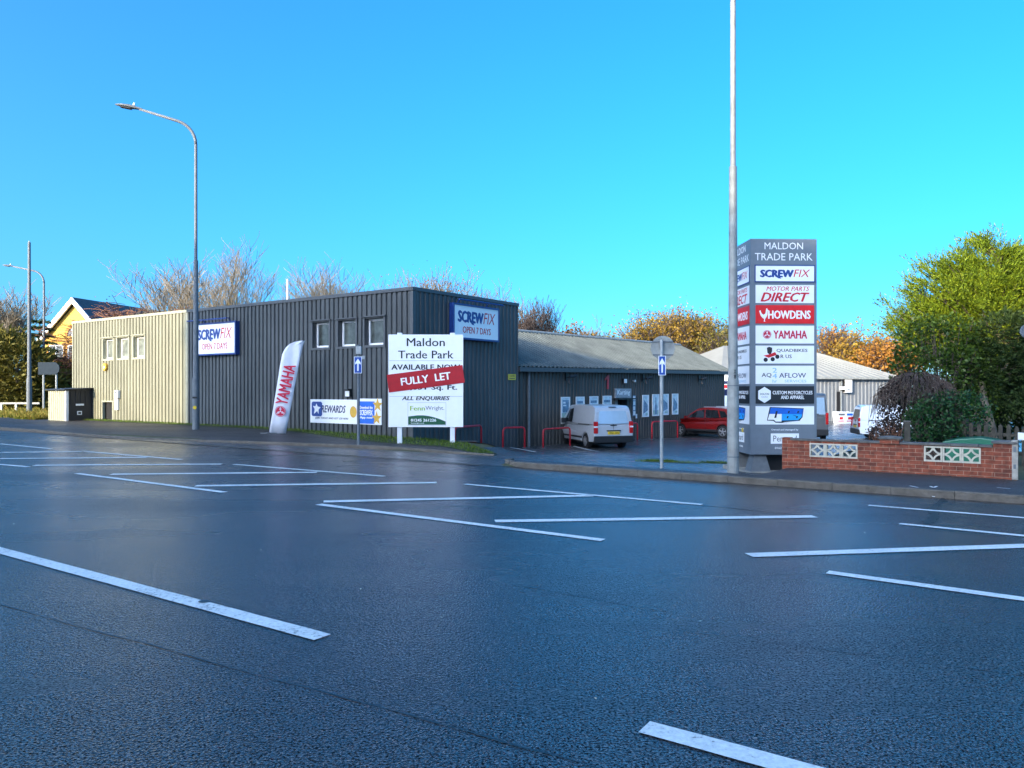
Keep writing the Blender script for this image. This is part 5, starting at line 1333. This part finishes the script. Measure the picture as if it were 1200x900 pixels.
for i in range(n):
    x = i * .16 + random.uniform(-.01, .01); hh = random.uniform(.78, .9); lean = random.uniform(-.02, .02)
    m = mb('old_timber'); m.prism([(x, gz - .1), (x + .085, gz - .1), (x + .085 + lean, gz + hh - .05), (x + .042 + lean, gz + hh), (x + lean, gz + hh - .05)], 0, .018); m.build('picket', t)
m = mb('old_timber'); m.box(0, FL, .0185, .055, gz + .2, gz + .27); m.box(0, FL, .0185, .055, gz + .6, gz + .67); m.build('rail', t)
for x in (0, 1.7, 3.2):
    m = mb('old_timber'); m.box(x - .05, x + .05, .0555, .15, gz - .2, gz + .95); m.build('post', t)
Y = 15.6; x = atpx(1201, Y)
t = thing('gate_notice', 'small white notice fixed low on the garden gate at the right edge', 'notice', (x, Y, zpx(511.5, Y)), fy)
m = mb('sign_white'); m.box(-.13, .13, -.01, 0, -.075, .075); m.build('plate', t, bevel=.004); m = mb('old_timber'); m.box(-.03, .03, .001, .05, -.75, .2); m.build('stake', t)
Y = 15.0; x = atpx(1202, Y)
t = thing('round_mirror', 'grey round disc on a pole against the hedge at the right edge', 'traffic mirror', (x, Y, .1))
m = mb('dull_steel'); m.disc(0, zpx(388.5, Y) - .1, .135, -.05, -.02, 28); m.build('disc', t, bevel=.006); m = mb('dull_steel'); m.tube([(.12, .0, -.2), (.12, 0, zpx(386, Y) - .1)], .025, 8); m.build('pole', t)
Y = 16.7; x = atpx(1143, Y)
t = thing('storage_box', 'low green plastic garden box with curved lid behind the screen blocks', 'garden box', (x, Y, .08), wy)
m = mb('green_plastic'); m.box(-.55, .55, -.25, .4, 0, .44); m.build('body', t, bevel=.02)
zl = zpx(512, Y) - .08
m = mb('green_plastic'); m.prism([(-.6, .445), (.6, .445), (.6, .5), (.4, zl * .93), (.1, zl), (-.3, zl * .93), (-.6, .5)], -.29, .44); m.build('lid', t, bevel=.02)

# ------------------------------------------------------------------ trees and shrubs
def grow(m, p, d, L, r, lvl, tips, rnd, up=.15, spreadf=.7, kids=(6, 5, 4), nseg=3, minr=.012, tw=None):
    sides = 7 if lvl == 0 else (4 if lvl == 1 else 3)
    pts = [Vector(p)]; rad = [r]; dd = Vector(d).normalized()
    for i in range(nseg):
        dd = (dd + Vector((rnd.gauss(0, .13), rnd.gauss(0, .13), rnd.gauss(0, .08) + up * .5))).normalized()
        pts.append(pts[-1] + dd * L / nseg); rad.append(max(minr * .7, r * (1 - .62 * (i + 1) / nseg)))
    (tw if lvl >= 2 and tw is not None else m).tube(pts, rad, sides, cap=False)
    tips.append(pts[-1])
    if lvl >= len(kids): 
        tips.append((pts[1] + pts[2]) / 2); return
    for k in range(kids[lvl]):
        f = rnd.uniform(.35, 1.0) if lvl else rnd.uniform(.4, 1)
        i = min(nseg - 1, int(f * nseg)); q = pts[i].lerp(pts[i + 1], f * nseg - i)
        a = rnd.uniform(0, 2 * math.pi); out = Vector((math.cos(a), math.sin(a), rnd.uniform(-.1, .5)))
        nd = (dd * (1 - spreadf) + out * spreadf + Vector((0, 0, up))).normalized()
        grow(m, q, nd, L * rnd.uniform(.5, .78), max(minr, rad[i] * .55), lvl + 1, tips, rnd, up, spreadf, kids, nseg, minr, tw)
def bare_tree(label, px, top, Y, trunk_r, kids, spreadf=.6, up=.22, bark='bark', twig='twig_pale', leafm=None, nleaf=0, lsize=.2, seed=1, stems=1, minr=.022, group='bare trees behind the units', tl=.36, droop=0):
    x = atpx(px, Y); gz = hxy(x, Y) - .1; H = zpx(top, Y) - gz
    rnd = random.Random(seed)
    t = thing('bare_tree' if not leafm else 'autumn_tree', label, 'tree', (x, Y, gz), 0, group)
    m = mb(bark); tw = mb(twig); tips = []
    for s_ in range(stems):
        d0 = Vector((rnd.gauss(0, .16) * (stems > 1), rnd.gauss(0, .16) * (stems > 1), 1))
        grow(m, (rnd.uniform(-.4, .4) * (stems > 1), rnd.uniform(-.4, .4) * (stems > 1), 0), d0, H * tl, trunk_r, 0, tips, rnd, up, spreadf, kids, 4, minr, tw)
    zmax = max(p.z for p in tips); k = H / zmax
    for mm in (m, tw): mm.v = [(v[0] * (1 + (k - 1) * .6), v[1] * (1 + (k - 1) * .6), v[2] * k) for v in mm.v]
    tips = [Vector((p.x * (1 + (k - 1) * .6), p.y * (1 + (k - 1) * .6), p.z * k)) for p in tips]
    m.build('trunk', t); tw.build('branches', t)
    if leafm:
        T = np.array([tuple(p) for p in tips if p.z > H * .3]); idx = rng.integers(0, len(T), nleaf)
        P = T[idx] + rng.normal(size=(nleaf, 3)) * np.array([.35, .35, .3]) * (H / 9)
        v, f = leaves(P, lsize, .7); np_mesh('crown', v, f, leafm, t)
    return t
bare_tree('large bare tree with pale twigs behind the olive wall, left of the lamp post', 205, 280, 66, .32, (8, 5, 4, 4), .6, .18, 'bark_mossy', 'twig_pale', seed=3, stems=2, minr=.022, tl=.5)
bare_tree('large bare tree with mossy yellow limbs behind the dark wall, right of the lamp post', 272, 276, 64, .34, (8, 5, 4, 4), .56, .24, 'bark_mossy', 'twig_pale', seed=5, stems=2, minr=.022, tl=.5)
bare_tree('rounded bare tree between the thin white pole and the roof corner', 392, 303, 72, .22, (8, 5, 4, 3), .62, .2, 'bark', 'twig_pale', seed=8, stems=7, minr=.022, tl=.46)
bare_tree('thin bare tree just left of the roof corner', 462, 316, 74, .2, (7, 5, 5, 2), .55, .22, 'bark', 'twig_pale', seed=9, stems=5, minr=.02)
bare_tree('sparse tree keeping a few orange leaves above the roof corner', 512, 305, 70, .2, (8, 5, 5, 2), .55, .22, 'bark', 'twig_pale', 'autumn_orange', 1500, .16, seed=10, stems=5, group='autumn trees behind the units')
bare_tree('thin bare tree above the gable wall sign', 566, 325, 73, .2, (8, 5, 5, 2), .6, .2, 'bark', 'twig_pale', seed=12, stems=6)
bare_tree('dark bare tree rising just right of the gable wall', 622, 345, 70, .24, (8, 6, 5, 3), .5, .25, 'bark', 'twig_dark', seed=14, stems=3)
bare_tree('small orange leaved tree over the workshop ridge', 660, 377, 76, .2, (7, 5, 5), .6, .12, 'bark', 'twig_dark', 'autumn_orange', 2600, .26, seed=15, stems=2, group='autumn trees behind the units')
bare_tree('pale bare bush left of the golden trees', 706, 368, 82, .2, (8, 6, 5, 3), .6, .2, 'bark', 'twig_pale', seed=17, stems=4)
bare_tree('dark green yellow tree low between the bare bush and the golden trees', 727, 386, 80, .2, (7, 5, 5), .65, .1, 'bark', 'twig_dark', 'autumn_green', 2600, .26, seed=18, stems=2, group='autumn trees behind the units')
bare_tree('broad golden tree behind the middle of the workshop roof', 770, 361, 80, .3, (9, 6, 5), .65, .12, 'bark', 'twig_dark', 'autumn_gold', 11050, .2, seed=19, stems=4, group='autumn trees behind the units')
bare_tree('tallest golden tree, behind the round sign of the one way post', 806, 361, 82, .3, (9, 6, 5), .65, .12, 'bark', 'twig_dark', 'autumn_gold', 11050, .2, seed=20, stems=4, group='autumn trees behind the units')
bare_tree('greener golden tree left of the tall lamp post', 840, 371, 78, .28, (9, 6, 5), .65, .1, 'bark', 'twig_dark', 'autumn_green', 9350, .2, seed=21, stems=4, group='autumn trees behind the units')
bare_tree('thin orange tree just right of the totem sign', 978, 376, 96, .25, (8, 6, 5, 2), .6, .15, 'bark', 'twig_dark', 'autumn_orange', 2200, .3, seed=22, stems=2, group='autumn trees behind the units')
bare_tree('orange and gold tree behind the pale warehouse roof', 1008, 378, 92, .25, (8, 6, 5), .6, .12, 'bark', 'twig_dark', 'autumn_gold', 5200, .3, seed=23, stems=3, group='autumn trees behind the units')
bare_tree('dense orange tree half hidden by the lime conifer', 1038, 376, 86, .25, (8, 6, 5), .62, .1, 'bark', 'twig_dark', 'autumn_orange', 6500, .3, seed=24, stems=3, group='autumn trees behind the units')
bare_tree('golden tree hidden mostly by the totem sign', 915, 384, 90, .25, (8, 6, 5), .62, .1, 'bark', 'twig_dark', 'autumn_gold', 5000, .3, seed=25, stems=3, group='autumn trees behind the units')
bare_tree('pale bare tree at the far left edge', 2, 328, 72, .3, (9, 6, 5, 3), .6, .18, 'bark', 'twig_pale', seed=27, stems=2, minr=.022)
bare_tree('reddish weeping bush in front of the slate roof', 158, 346, 62, .22, (9, 6, 5, 3), .8, -.02, 'bark', 'twig_red', 'russet', 1500, .16, seed=28, stems=4, group='shrubs by the yellow offices', tl=.5)
bare_tree('russet tree in front of the yellow office windows', 84, 412, 66, .18, (8, 6, 5), .7, .05, 'bark', 'twig_red', 'russet', 2600, .2, seed=29, stems=3, group='shrubs by the yellow offices')
bare_tree('yellow leaved shrub under the yellow gable by the far lamp post', 70, 428, 62, .15, (8, 6, 4), .7, .05, 'bark', 'twig_red', 'dry_grass', 2200, .22, seed=30, stems=3, group='shrubs by the yellow offices')

def sprays(C, out, n_sub, L, size, droop=.0):
    """flat fronds: each is a fan of narrow leaflets along a short outward stem"""
    n = len(C); side = unit(np.cross(out, np.tile([0, 0, 1.0], (n, 1))) + rng.normal(size=(n, 3)) * .35)
    P = []; D = []
    for k in range(n_sub):
        f = (k + .5) / n_sub; sg = 1 if k % 2 else -1
        pos = C + out * (L * f)[:, None] + np.array([0, 0, -1]) * (droop * (f ** 2) * L)[:, None]
        P.append(pos + side * (sg * L * .22 * (1.1 - f))[:, None]); D.append(out * .9 + side * sg * (1.0 - f * .7) + rng.normal(size=(n, 3)) * .18)
    P = np.concatenate(P); D = unit(np.concatenate(D))
    return leaves(P, size, .27, D, .12)
def blob_points(n, blobs, shell=.35):
    """random points near the surface of overlapping ellipsoids, with outward directions"""
    w = np.array([b[3] * b[4] * b[5] for b in blobs]) ** (2 / 3); idx = rng.choice(len(blobs), n, p=w / w.sum())
    B = np.array(blobs); u = unit(rng.normal(size=(n, 3))); r = 1 - shell * rng.random(n) ** 1.6
    P = B[idx, :3] + u * B[idx, 3:6] * r[:, None]
    keep = np.ones(n, bool)
    for b in B: keep &= (((P - b[:3]) / b[3:6]) ** 2).sum(1) > .42
    return P[keep], unit(u / B[idx, 3:6])[keep]
def conifer(label, name, px, Y, blobs_px, n, matn, L, size, nsub=7, droop=.25, trunk=None, seed=1, upb=.35, group=None, cat='tree'):
    """blobs given as photo (px, py, rx px, ry px, depth offset m)"""
    x = atpx(px, Y); gz = hxy(x, Y)
    t = thing(name, label, cat, (x, Y, gz), 0, group)
    k = Y / FPX; bl = [(atpx(a, Y) - x, dy, zpx(b, Y) - gz, rx * k, max(rx, ry) * k * .9, ry * k) for a, b, rx, ry, dy in blobs_px]
    P, o = blob_points(n, bl)
    ok = P[:, 2] > .02; P, o = P[ok], o[ok]
    out = unit(o + np.array([0, 0, upb]) + rng.normal(size=P.shape) * .3)
    v, f = sprays(P, out, nsub, L * rng.uniform(.6, 1.4, len(P)), size, droop); np_mesh('crown', v, f, matn, t)
    m = mb('bark')
    for (p0, p1, r0, r1) in (trunk or []):
        m = mb('bark'); m.tube([(p0[0], p0[1], p0[2]), tuple((Vector(p0) + Vector(p1)) / 2 + Vector((.05, 0, 0))), p1], [r0, (r0 + r1) / 2, r1], 8); m.build('trunk', t)
    return t, x, gz, bl
# big lime conifer beyond the garden
Y = 24.0
bl = [(1122, 345, 52, 44, .2), (1155, 325, 42, 42, 0), (1195, 345, 56, 52, 0), (1088, 362, 32, 36, .4), (1068, 376, 18, 24, .2), (1250, 380, 60, 70, .4), (1150, 385, 60, 50, .9), (1215, 322, 32, 30, .2)]
tr = lambda px, py: (atpx(px, Y) - atpx(1170, Y), 0, zpx(py, Y) - .1)
x = atpx(1170, Y); gz = hxy(x, Y); k_ = Y / FPX
t = thing('conifer_tree', 'big lime green conifer with sunlit feathery crown at the right edge', 'tree', (x, Y, gz))
BL = [(atpx(a, Y) - x, dy, zpx(b, Y) - gz, rx * k_, max(rx, ry) * k_ * .9, ry * k_) for a, b, rx, ry, dy in bl]
E, _o = blob_points(620, BL, .25)
C = []; O = []; m = mb('bark')
m.tube([(0, 0, -.2), (.1, .1, 2.2), (.05, .1, 4.6), (.0, .1, 5.9)], [.28, .2, .1, .03], 8)
for e in E:
    hd = math.hypot(e[0], e[1] - .1); z0 = max(1.3, e[2] - hd * random.uniform(.35, .75)); st_ = np.array([0, .1, z0]); v_ = e - st_; L = np.linalg.norm(v_) + .01
    reach = random.uniform(.86, 1.1); dn = v_ / L
    m.tube([tuple(st_), tuple(st_ + v_ * .6 + np.array([0, 0, -.06 * L])), tuple(e)], [.035, .022, .008], 4, cap=False)
    nsp = int(14 + 20 * min(1, L / 2.5))
    for i in range(nsp):
        f = 1 - .6 * random.random() ** 1.3
        w_ = .05 + .28 * (1.08 - f) * min(1, L / 1.6)
        p_ = st_ + v_ * f * reach + np.array([random.gauss(0, w_), random.gauss(0, w_), random.gauss(0, w_ * .5) - .06 * L * math.sin(math.pi * f)])
        C.append(p_); O.append(dn * 1.0 + np.array([random.gauss(0, .3), random.gauss(0, .3), .45 + random.gauss(0, .2)]))
m.build('trunk', t)
C = np.array(C); O = unit(np.array(O)); v, f = sprays(C, O, 13, .5 * rng.uniform(.5, 1.5, len(C)), .105, .12); np_mesh('crown', v, f, 'conifer_lime', t)
# thin leading shoots that break the outline
C = []; O = []
for (px, py) in [(1042, 370), (1046, 382), (1051, 356), (1055, 345), (1063, 324), (1070, 322), (1078, 313), (1088, 308), (1100, 301), (1112, 298), (1127, 289), (1138, 289), (1150, 282), (1162, 273), (1168, 280), (1175, 271), (1184, 289), (1195, 288)]:
    for j in range(9):
        f = j / 9; C.append((atpx(px + (1150 - px) * .16 * f + random.uniform(-3, 3), Y) - x, random.uniform(-.2, .4), zpx(py + 4 + 16 * f, Y) - gz)); O.append((-.25 + (px > 1160) * .3 + random.gauss(0, .2), random.gauss(0, .2), .9))
v, f = sprays(np.array(C), unit(np.array(O)), 12, np.full(len(C), .42), .09, .0); np_mesh('leading_shoots', v, f, 'conifer_lime', t)
# clipped dark hedge
Y = 21.0
conifer('tall dark clipped conifer hedge with sunlit top at the right edge', 'hedge', 1200, Y, [(1185, 400, 30, 34, .3), (1215, 410, 36, 44, 0), (1250, 415, 40, 48, 0), (1185, 440, 32, 45, .2), (1225, 450, 40, 45, 0), (1270, 440, 40, 60, 0), (1170, 425, 20, 30, .6), (1160, 445, 24, 26, .3), (1190, 480, 60, 34, 1.6), (1250, 480, 60, 40, 1.6)], 7500, 'conifer_dark', .28, .13, 7, .3,
    [((-1.0, -.1, -.1), (-1.22, -.1, 1.9), .12, .07), ((.4, .1, -.1), (.35, .1, 1.6), .1, .07)], upb=.2, cat='hedge')
# leaning reddish trunk showing under the conifer
Y = 19.8; xx = atpx(1163, Y)
t = thing('tree_stem', 'leaning bare brown tree stem in the shade behind the picket fence', 'tree trunk', (xx, Y, .1))
m = mb('bark'); m.tube([(0.06, 0, -.2), (0, 0, .55), (-.16, 0, 1.15), (-.24, .06, 1.45)], [.12, .105, .09, .07], 10); m.build('trunk', t); 
def broad_shrub(label, name, px, Y, blobs_px, n, matn, size, shell=.5, cat='shrub', stems='twig_dark', nst=40, dead=None):
    x = atpx(px, Y); gz = hxy(x, Y); t = thing(name, label, cat, (x, Y, gz)); k = Y / FPX
    bl = [(atpx(a, Y) - x, dy, zpx(b, Y) - gz, rx * k, max(rx, ry) * k * .85, ry * k) for a, b, rx, ry, dy in blobs_px]
    P, o = blob_points(n, bl, shell); P += rng.normal(size=P.shape) * .05
    ok = P[:, 2] > .02; P, o = P[ok], o[ok]
    v, f = leaves(P, size, .62, o * .5 + np.array([0, 0, -.35]), .8); np_mesh('foliage', v, f, matn, t)
    m = mb(stems)
    for i in range(nst):
        j = rng.integers(0, len(P)); q = P[j]; b0 = (rng.normal() * .12, rng.normal() * .12, 0); mid = (q[0] * .6 + rng.normal() * .1, q[1] * .6, q[2] * .6)
        m.tube([b0, mid, tuple(q * 1.02)], [.022, .014, .005], 4, cap=False)
    m.build('stems', t)
    return t, x, gz, bl, P
broad_shrub('shaded green broadleaf tree between the creeper mound and the hedge', 'broadleaf_tree', 1105, 21.5, [(1085, 405, 34, 36, 0), (1120, 400, 36, 34, .2), (1110, 440, 48, 40, 0), (1145, 430, 30, 40, .2), (1075, 430, 30, 28, .1), (1130, 470, 40, 40, 0), (1100, 480, 40, 36, .3)], 15000, 'broadleaf', .105, .6, 'tree', 'twig_dark', 90)
t, x, gz, bl, P = broad_shrub('dark drooping mound of dead creeper behind the brick wall pier', 'creeper_mound', 1072, 18.6, [(1070, 468, 35, 34, 0), (1085, 478, 30, 40, .1), (1058, 480, 26, 34, 0), (1090, 495, 28, 34, 0), (1060, 500, 24, 26, 0)], 14000, 'dead_leaf', .065, .95, 'climber', 'twig_dark', 20)
m = mb('twig_dark')
for i in range(420):                                # long hanging stems
    a = random.uniform(0, 2 * math.pi); e = random.uniform(.15, 1.35); rx_, rz_ = .72, .72
    cx0, cz0 = atpx(1074, 18.6) - x, zpx(470, 18.6) - gz
    p0 = Vector((cx0 + rx_ * math.cos(a) * math.cos(e), rx_ * math.sin(a) * math.cos(e), cz0 + rz_ * math.sin(e)))
    o_ = Vector((math.cos(a), math.sin(a), 0)); L = random.uniform(.3, .9)
    m.tube([p0, p0 + o_ * L * .3 + Vector((random.gauss(0, .05), 0, -.15 * L)), p0 + o_ * L * .42 + Vector((random.gauss(0, .08), 0, -L * .9))], [.007, .006, .004], 3, cap=False)
m.build('hanging_stems', t)
broad_shrub('dark green ivy clump behind the garden post', 'ivy_bush', 1085, 17.6, [(1078, 497, 16, 26, 0), (1098, 492, 20, 30, .1), (1120, 490, 26, 32, .3), (1150, 488, 24, 30, .5)], 6500, 'ivy', .07, .5, 'shrub', 'twig_dark', 30)
broad_shrub('low brown withered shrub behind the brick wall pier', 'dry_shrub', 1038, 18.0, [(1035, 507, 16, 13, 0), (1050, 505, 12, 12, 0)], 1600, 'dead_leaf', .05, .8, 'shrub', 'twig_red', 70)
# far left evergreens
conifer('olive gold conifer in sun at the left edge behind the mast', 'conifer_tree', 20, 58, [(5, 430, 30, 40, 0), (28, 440, 26, 36, 0), (12, 455, 34, 28, 0), (-20, 440, 40, 40, 0), (40, 455, 20, 24, 0)], 3800, 'conifer_olive', 1.0, .42, 7, .35, [((0, 0, 0), (0, 0, 4), .2, .08)], group='evergreens at the far left')
Y = 64; px = 46; x = atpx(px, Y); gz = hxy(x, Y)
t = thing('conifer_tree', 'slim dark spruce with tiered branches between mast and far lamp post', 'tree', (x, Y, gz), 0, 'evergreens at the far left')
H = zpx(374, Y) - gz; C = []; O = []
for i in range(900):
    f = random.random() ** .8; a = random.uniform(0, 2 * math.pi); rr = (1 - f) * 2.3 * random.uniform(.2, 1) + .05; tier = round(f * 11) / 11
    C.append((rr * math.cos(a), rr * math.sin(a), H * (.12 + .86 * (tier * .8 + f * .2)) - rr * .12)); O.append((math.cos(a), math.sin(a), .15))
v, f = sprays(np.array(C), unit(np.array(O)), 7, rng.uniform(.5, 1.0, len(C)), .34, .3); np_mesh('crown', v, f, 'conifer_dark', t)
m = mb('bark'); m.tube([(0, 0, -.1), (0, 0, H)], [.16, .03], 8); m.build('trunk', t)
broad_shrub('dark green undergrowth behind the far left verge', 'hedge', 55, 60, [(40, 462, 14, 14, 0), (58, 464, 14, 12, 0), (75, 462, 12, 12, 0), (10, 466, 20, 10, 0)], 2600, 'broadleaf', .3, .6, 'hedge', 'twig_dark', 20)
Y = 52; a = Vector((atpx(-40, Y), Y, 0)); b = Vector((atpx(46, Y), Y, 0))
t = thing('road_barrier', 'low pale rail along the side road at the far left', 'barrier', (a.x, Y, hxy(a.x, Y)))
m = mb('weathered_steel'); zt = zpx(471.5, Y) - hxy(a.x, Y); L = b.x - a.x; m.box(0, L, 0, .06, zt - .12, zt); m.build('rail', t)
for i in range(5): m = mb('galvanised'); m.box(L * (i + .3) / 5, L * (i + .3) / 5 + .1, .0605, .16, -.2, zt - .05); m.build('post', t)

# ------------------------------------------------------------------ grass
def grass(name, pts, hmin, hmax, matn, wd=.012, lean=.35):
    P = np.array(pts); n = len(P); a = rng.uniform(0, 2 * math.pi, n); hh = rng.uniform(hmin, hmax, n) * rng.uniform(.5, 1.1, n)
    s_ = np.stack([np.cos(a), np.sin(a), np.zeros(n)], 1) * wd; ln = rng.normal(size=(n, 3)) * lean * hh[:, None]; ln[:, 2] = 0
    top = P + ln + np.array([0, 0, 1.0]) * hh[:, None]; mid = P + ln * .3 + np.array([0, 0, .55]) * hh[:, None]
    v = np.stack([P - s_, P + s_, mid + s_ * .7, top, mid - s_ * .7], 1).reshape(-1, 3)
    f = np.arange(5 * n).reshape(n, 5)
    return tag(np_mesh(name, v, f, matn), kind='stuff')
pts = []
while len(pts) < 15000:                              # strip along the wall foot, widening towards the board
    s = -random.random() ** 1.0 * 32 - 13.6; r = random.random()
    t0 = lin(s, [-46, -30, -24, -18, -14], [19.3, 19.45, 19.3, 17.95, 17.75]); t1 = 19.86
    if s > -17: t1 = lin(s, [-17, -13.6], [19.6, 18.4])
    if random.random() > lin(s, [-46, -26, -20, -14], [.5, .45, 1, 1]): continue
    t = t1 - (t1 - t0) * random.random() ** 1.3
    x, y = W(s, t); pts.append((x, y, h(s, t) - .02))
grass('grass', pts, .05, .16, 'grass_blade', .011)
sv = []; sf = []
ss = rg(-46, -13.6, .4)
for s in ss:
    t0 = lin(s, [-46, -24, -18, -13], [19.3, 19.25, 17.85, 17.7]); t1 = 20 if s < -18.2 else lin(s, [-18.2, -16, -13.6], [20, 19.7, 18.6])
    for j in range(4):
        t = t0 + (t1 - t0) * j / 3; x, y = W(s, t); sv.append((x, y, h(s, t) + .018 + .02 * (j in (1, 2))))
for i in range(len(ss) - 1):
    for j in range(3): a = i * 4 + j; sf.append((a, a + 4, a + 5, a + 1))
m = mb('soil_verge'); m.v = sv; m.f = sf; m.mi = [0] * len(sf); tag(m.build('verge', smooth=True), kind='structure')
pts = []
for i in range(26000):                               # rough sunlit verge at the far left
    s = random.uniform(-80, -43.2); t = random.uniform(18.6, 27) if s < -45.5 else random.uniform(18.3, 19.6); x, y = W(s, t)
    pts.append((x, y, h(s, t)))
grass('grass', pts[:14000], .12, .38, 'dry_grass', .03, .3)
grass('grass', pts[14000:], .06, .2, 'grass_blade', .025, .4)
pts = []
for (px, py, r, n) in [(775, 541, .30, 900), (838, 543, .32, 700), (800, 542.5, .35, 250), (757, 541, .2, 150), (880, 546, .3, 250), (905, 549, .25, 160)]:
    g = ground_at(px, py)
    for i in range(n):
        a = random.uniform(0, 2 * math.pi); q = r * math.sqrt(random.random()); x = g[0] + q * 1.5 * math.cos(a); y = g[1] + q * math.sin(a) * .8; pts.append((x, y, hxy(x, y) - .01))
grass('grass', pts, .03, .12, 'grass_blade', .007)
m = mb('soil_verge')
for (px, py, rx_, ry_) in [(790, 542.5, .9, .3), (842, 543.5, .55, .25)]:
    g = ground_at(px, py); c_ = m.add([(g[0], g[1], hxy(g[0], g[1]) + .02)]); r_ = []
    for k in range(16):
        a = 2 * math.pi * k / 16; q = random.uniform(.75, 1.1); x = g[0] + rx_ * q * math.cos(a); y = g[1] + ry_ * q * math.sin(a); r_.append(m.add([(x, y, hxy(x, y) + .012)]))
    for k in range(16): m.face(c_, r_[k], r_[(k + 1) % 16])
tag(m.build('verge'), kind='structure')
# fallen leaves and crumbs along the wall foot, footway and road
def litter(n, fn, size, matn, name):
    P = []
    for i in range(n):
        s, t, o = fn(); x, y = W(s, t); P.append((x, y, h(s, t) + o))
    P = np.array(P); v, f = leaves(P, size, .7, None, 1)
    v = v.reshape(-1, 4, 3); v[:, :, 2] = P[:, None, 2] + (v[:, :, 2] - P[:, None, 2]) * .25 + .006
    return tag(np_mesh(name, v.reshape(-1, 3), f, matn), kind='stuff')
litter(420, lambda: (random.uniform(-5, 1), 16.28 - abs(random.gauss(0, .12)), .012), .035, 'russet', 'leaf_litter')
litter(300, lambda: (random.uniform(-44, -13), random.uniform(17.0, 19.4), .03), .05, 'russet', 'leaf_litter')
litter(120, lambda: (random.uniform(-12, 6), 13.9 - abs(random.gauss(0, .25)), .004), .03, 'dead_leaf', 'leaf_litter')
litter(60, lambda: (random.uniform(-14, 6), random.uniform(1, 13), .006), .022, 'screen_block', 'road_grit')

# ------------------------------------------------------------------ unseen blocks added behind the viewer, sized to shade road, frontage and yard
def add_shade_block(label, s0, s1, tb, depth, eave, ridge):
    x, y = W((s0 + s1) / 2, tb); L = s1 - s0
    t = thing('shade_block', label, 'shade block', (x, y, 0), RF, 'unseen shade blocks behind the viewer')
    m = mb('brick'); m.box(-L / 2, L / 2, -depth, 0, 0, eave); m.mat('brick')
    n0 = m.add([(-L / 2, -depth, eave), (-L / 2, 0, eave), (-L / 2, -depth / 2, ridge - .1), (L / 2, -depth, eave), (L / 2, 0, eave), (L / 2, -depth / 2, ridge - .1)]); m.face(n0, n0 + 1, n0 + 2); m.face(n0 + 3, n0 + 5, n0 + 4)
    m.build('wall', t)
    m = mb('slate'); m.quad((-L / 2 - .2, .35, eave - .2), (L / 2 + .2, .35, eave - .2), (L / 2 + .2, -depth / 2, ridge), (-L / 2 - .2, -depth / 2, ridge)); m.quad((-L / 2 - .2, -depth - .35, eave - .2), (L / 2 + .2, -depth - .35, eave - .2), (L / 2 + .2, -depth / 2, ridge), (-L / 2 - .2, -depth / 2, ridge)); m.build('roof', t)
    nf = int(eave / 2.6)
    for fl_ in range(nf):
        for i in range(max(2, int(L / 3))):
            xx = -L / 2 + L * (i + .5) / max(2, int(L / 3)); m = mb('white_plastic'); ring(m, xx - .6, xx + .6, .9 + fl_ * 2.6, 2.1 + fl_ * 2.6, .07, .005, .06); w = m.build('window', t)
            m = mb('window_glass'); m.box(xx - .53, xx + .53, .004, .03, .97 + fl_ * 2.6, 2.03 + fl_ * 2.6); m.build('pane', w)
add_shade_block('unseen block added behind the viewer to shade the left of the road', -82, -39.9, -60, 14, 18.5, 22.6)
add_shade_block('unseen block added behind the viewer to shade the dark front wall and workshop', -39.6, -25.8, -60, 16, 25.5, 30.7)
add_shade_block('tallest unseen block, added behind the viewer to shade the yard', -25.5, -14.6, -60, 16, 31, 36)
add_shade_block('unseen block added behind the viewer to shade the totem and brick wall', -14.3, 34, -60, 16, 23.5, 28.4)
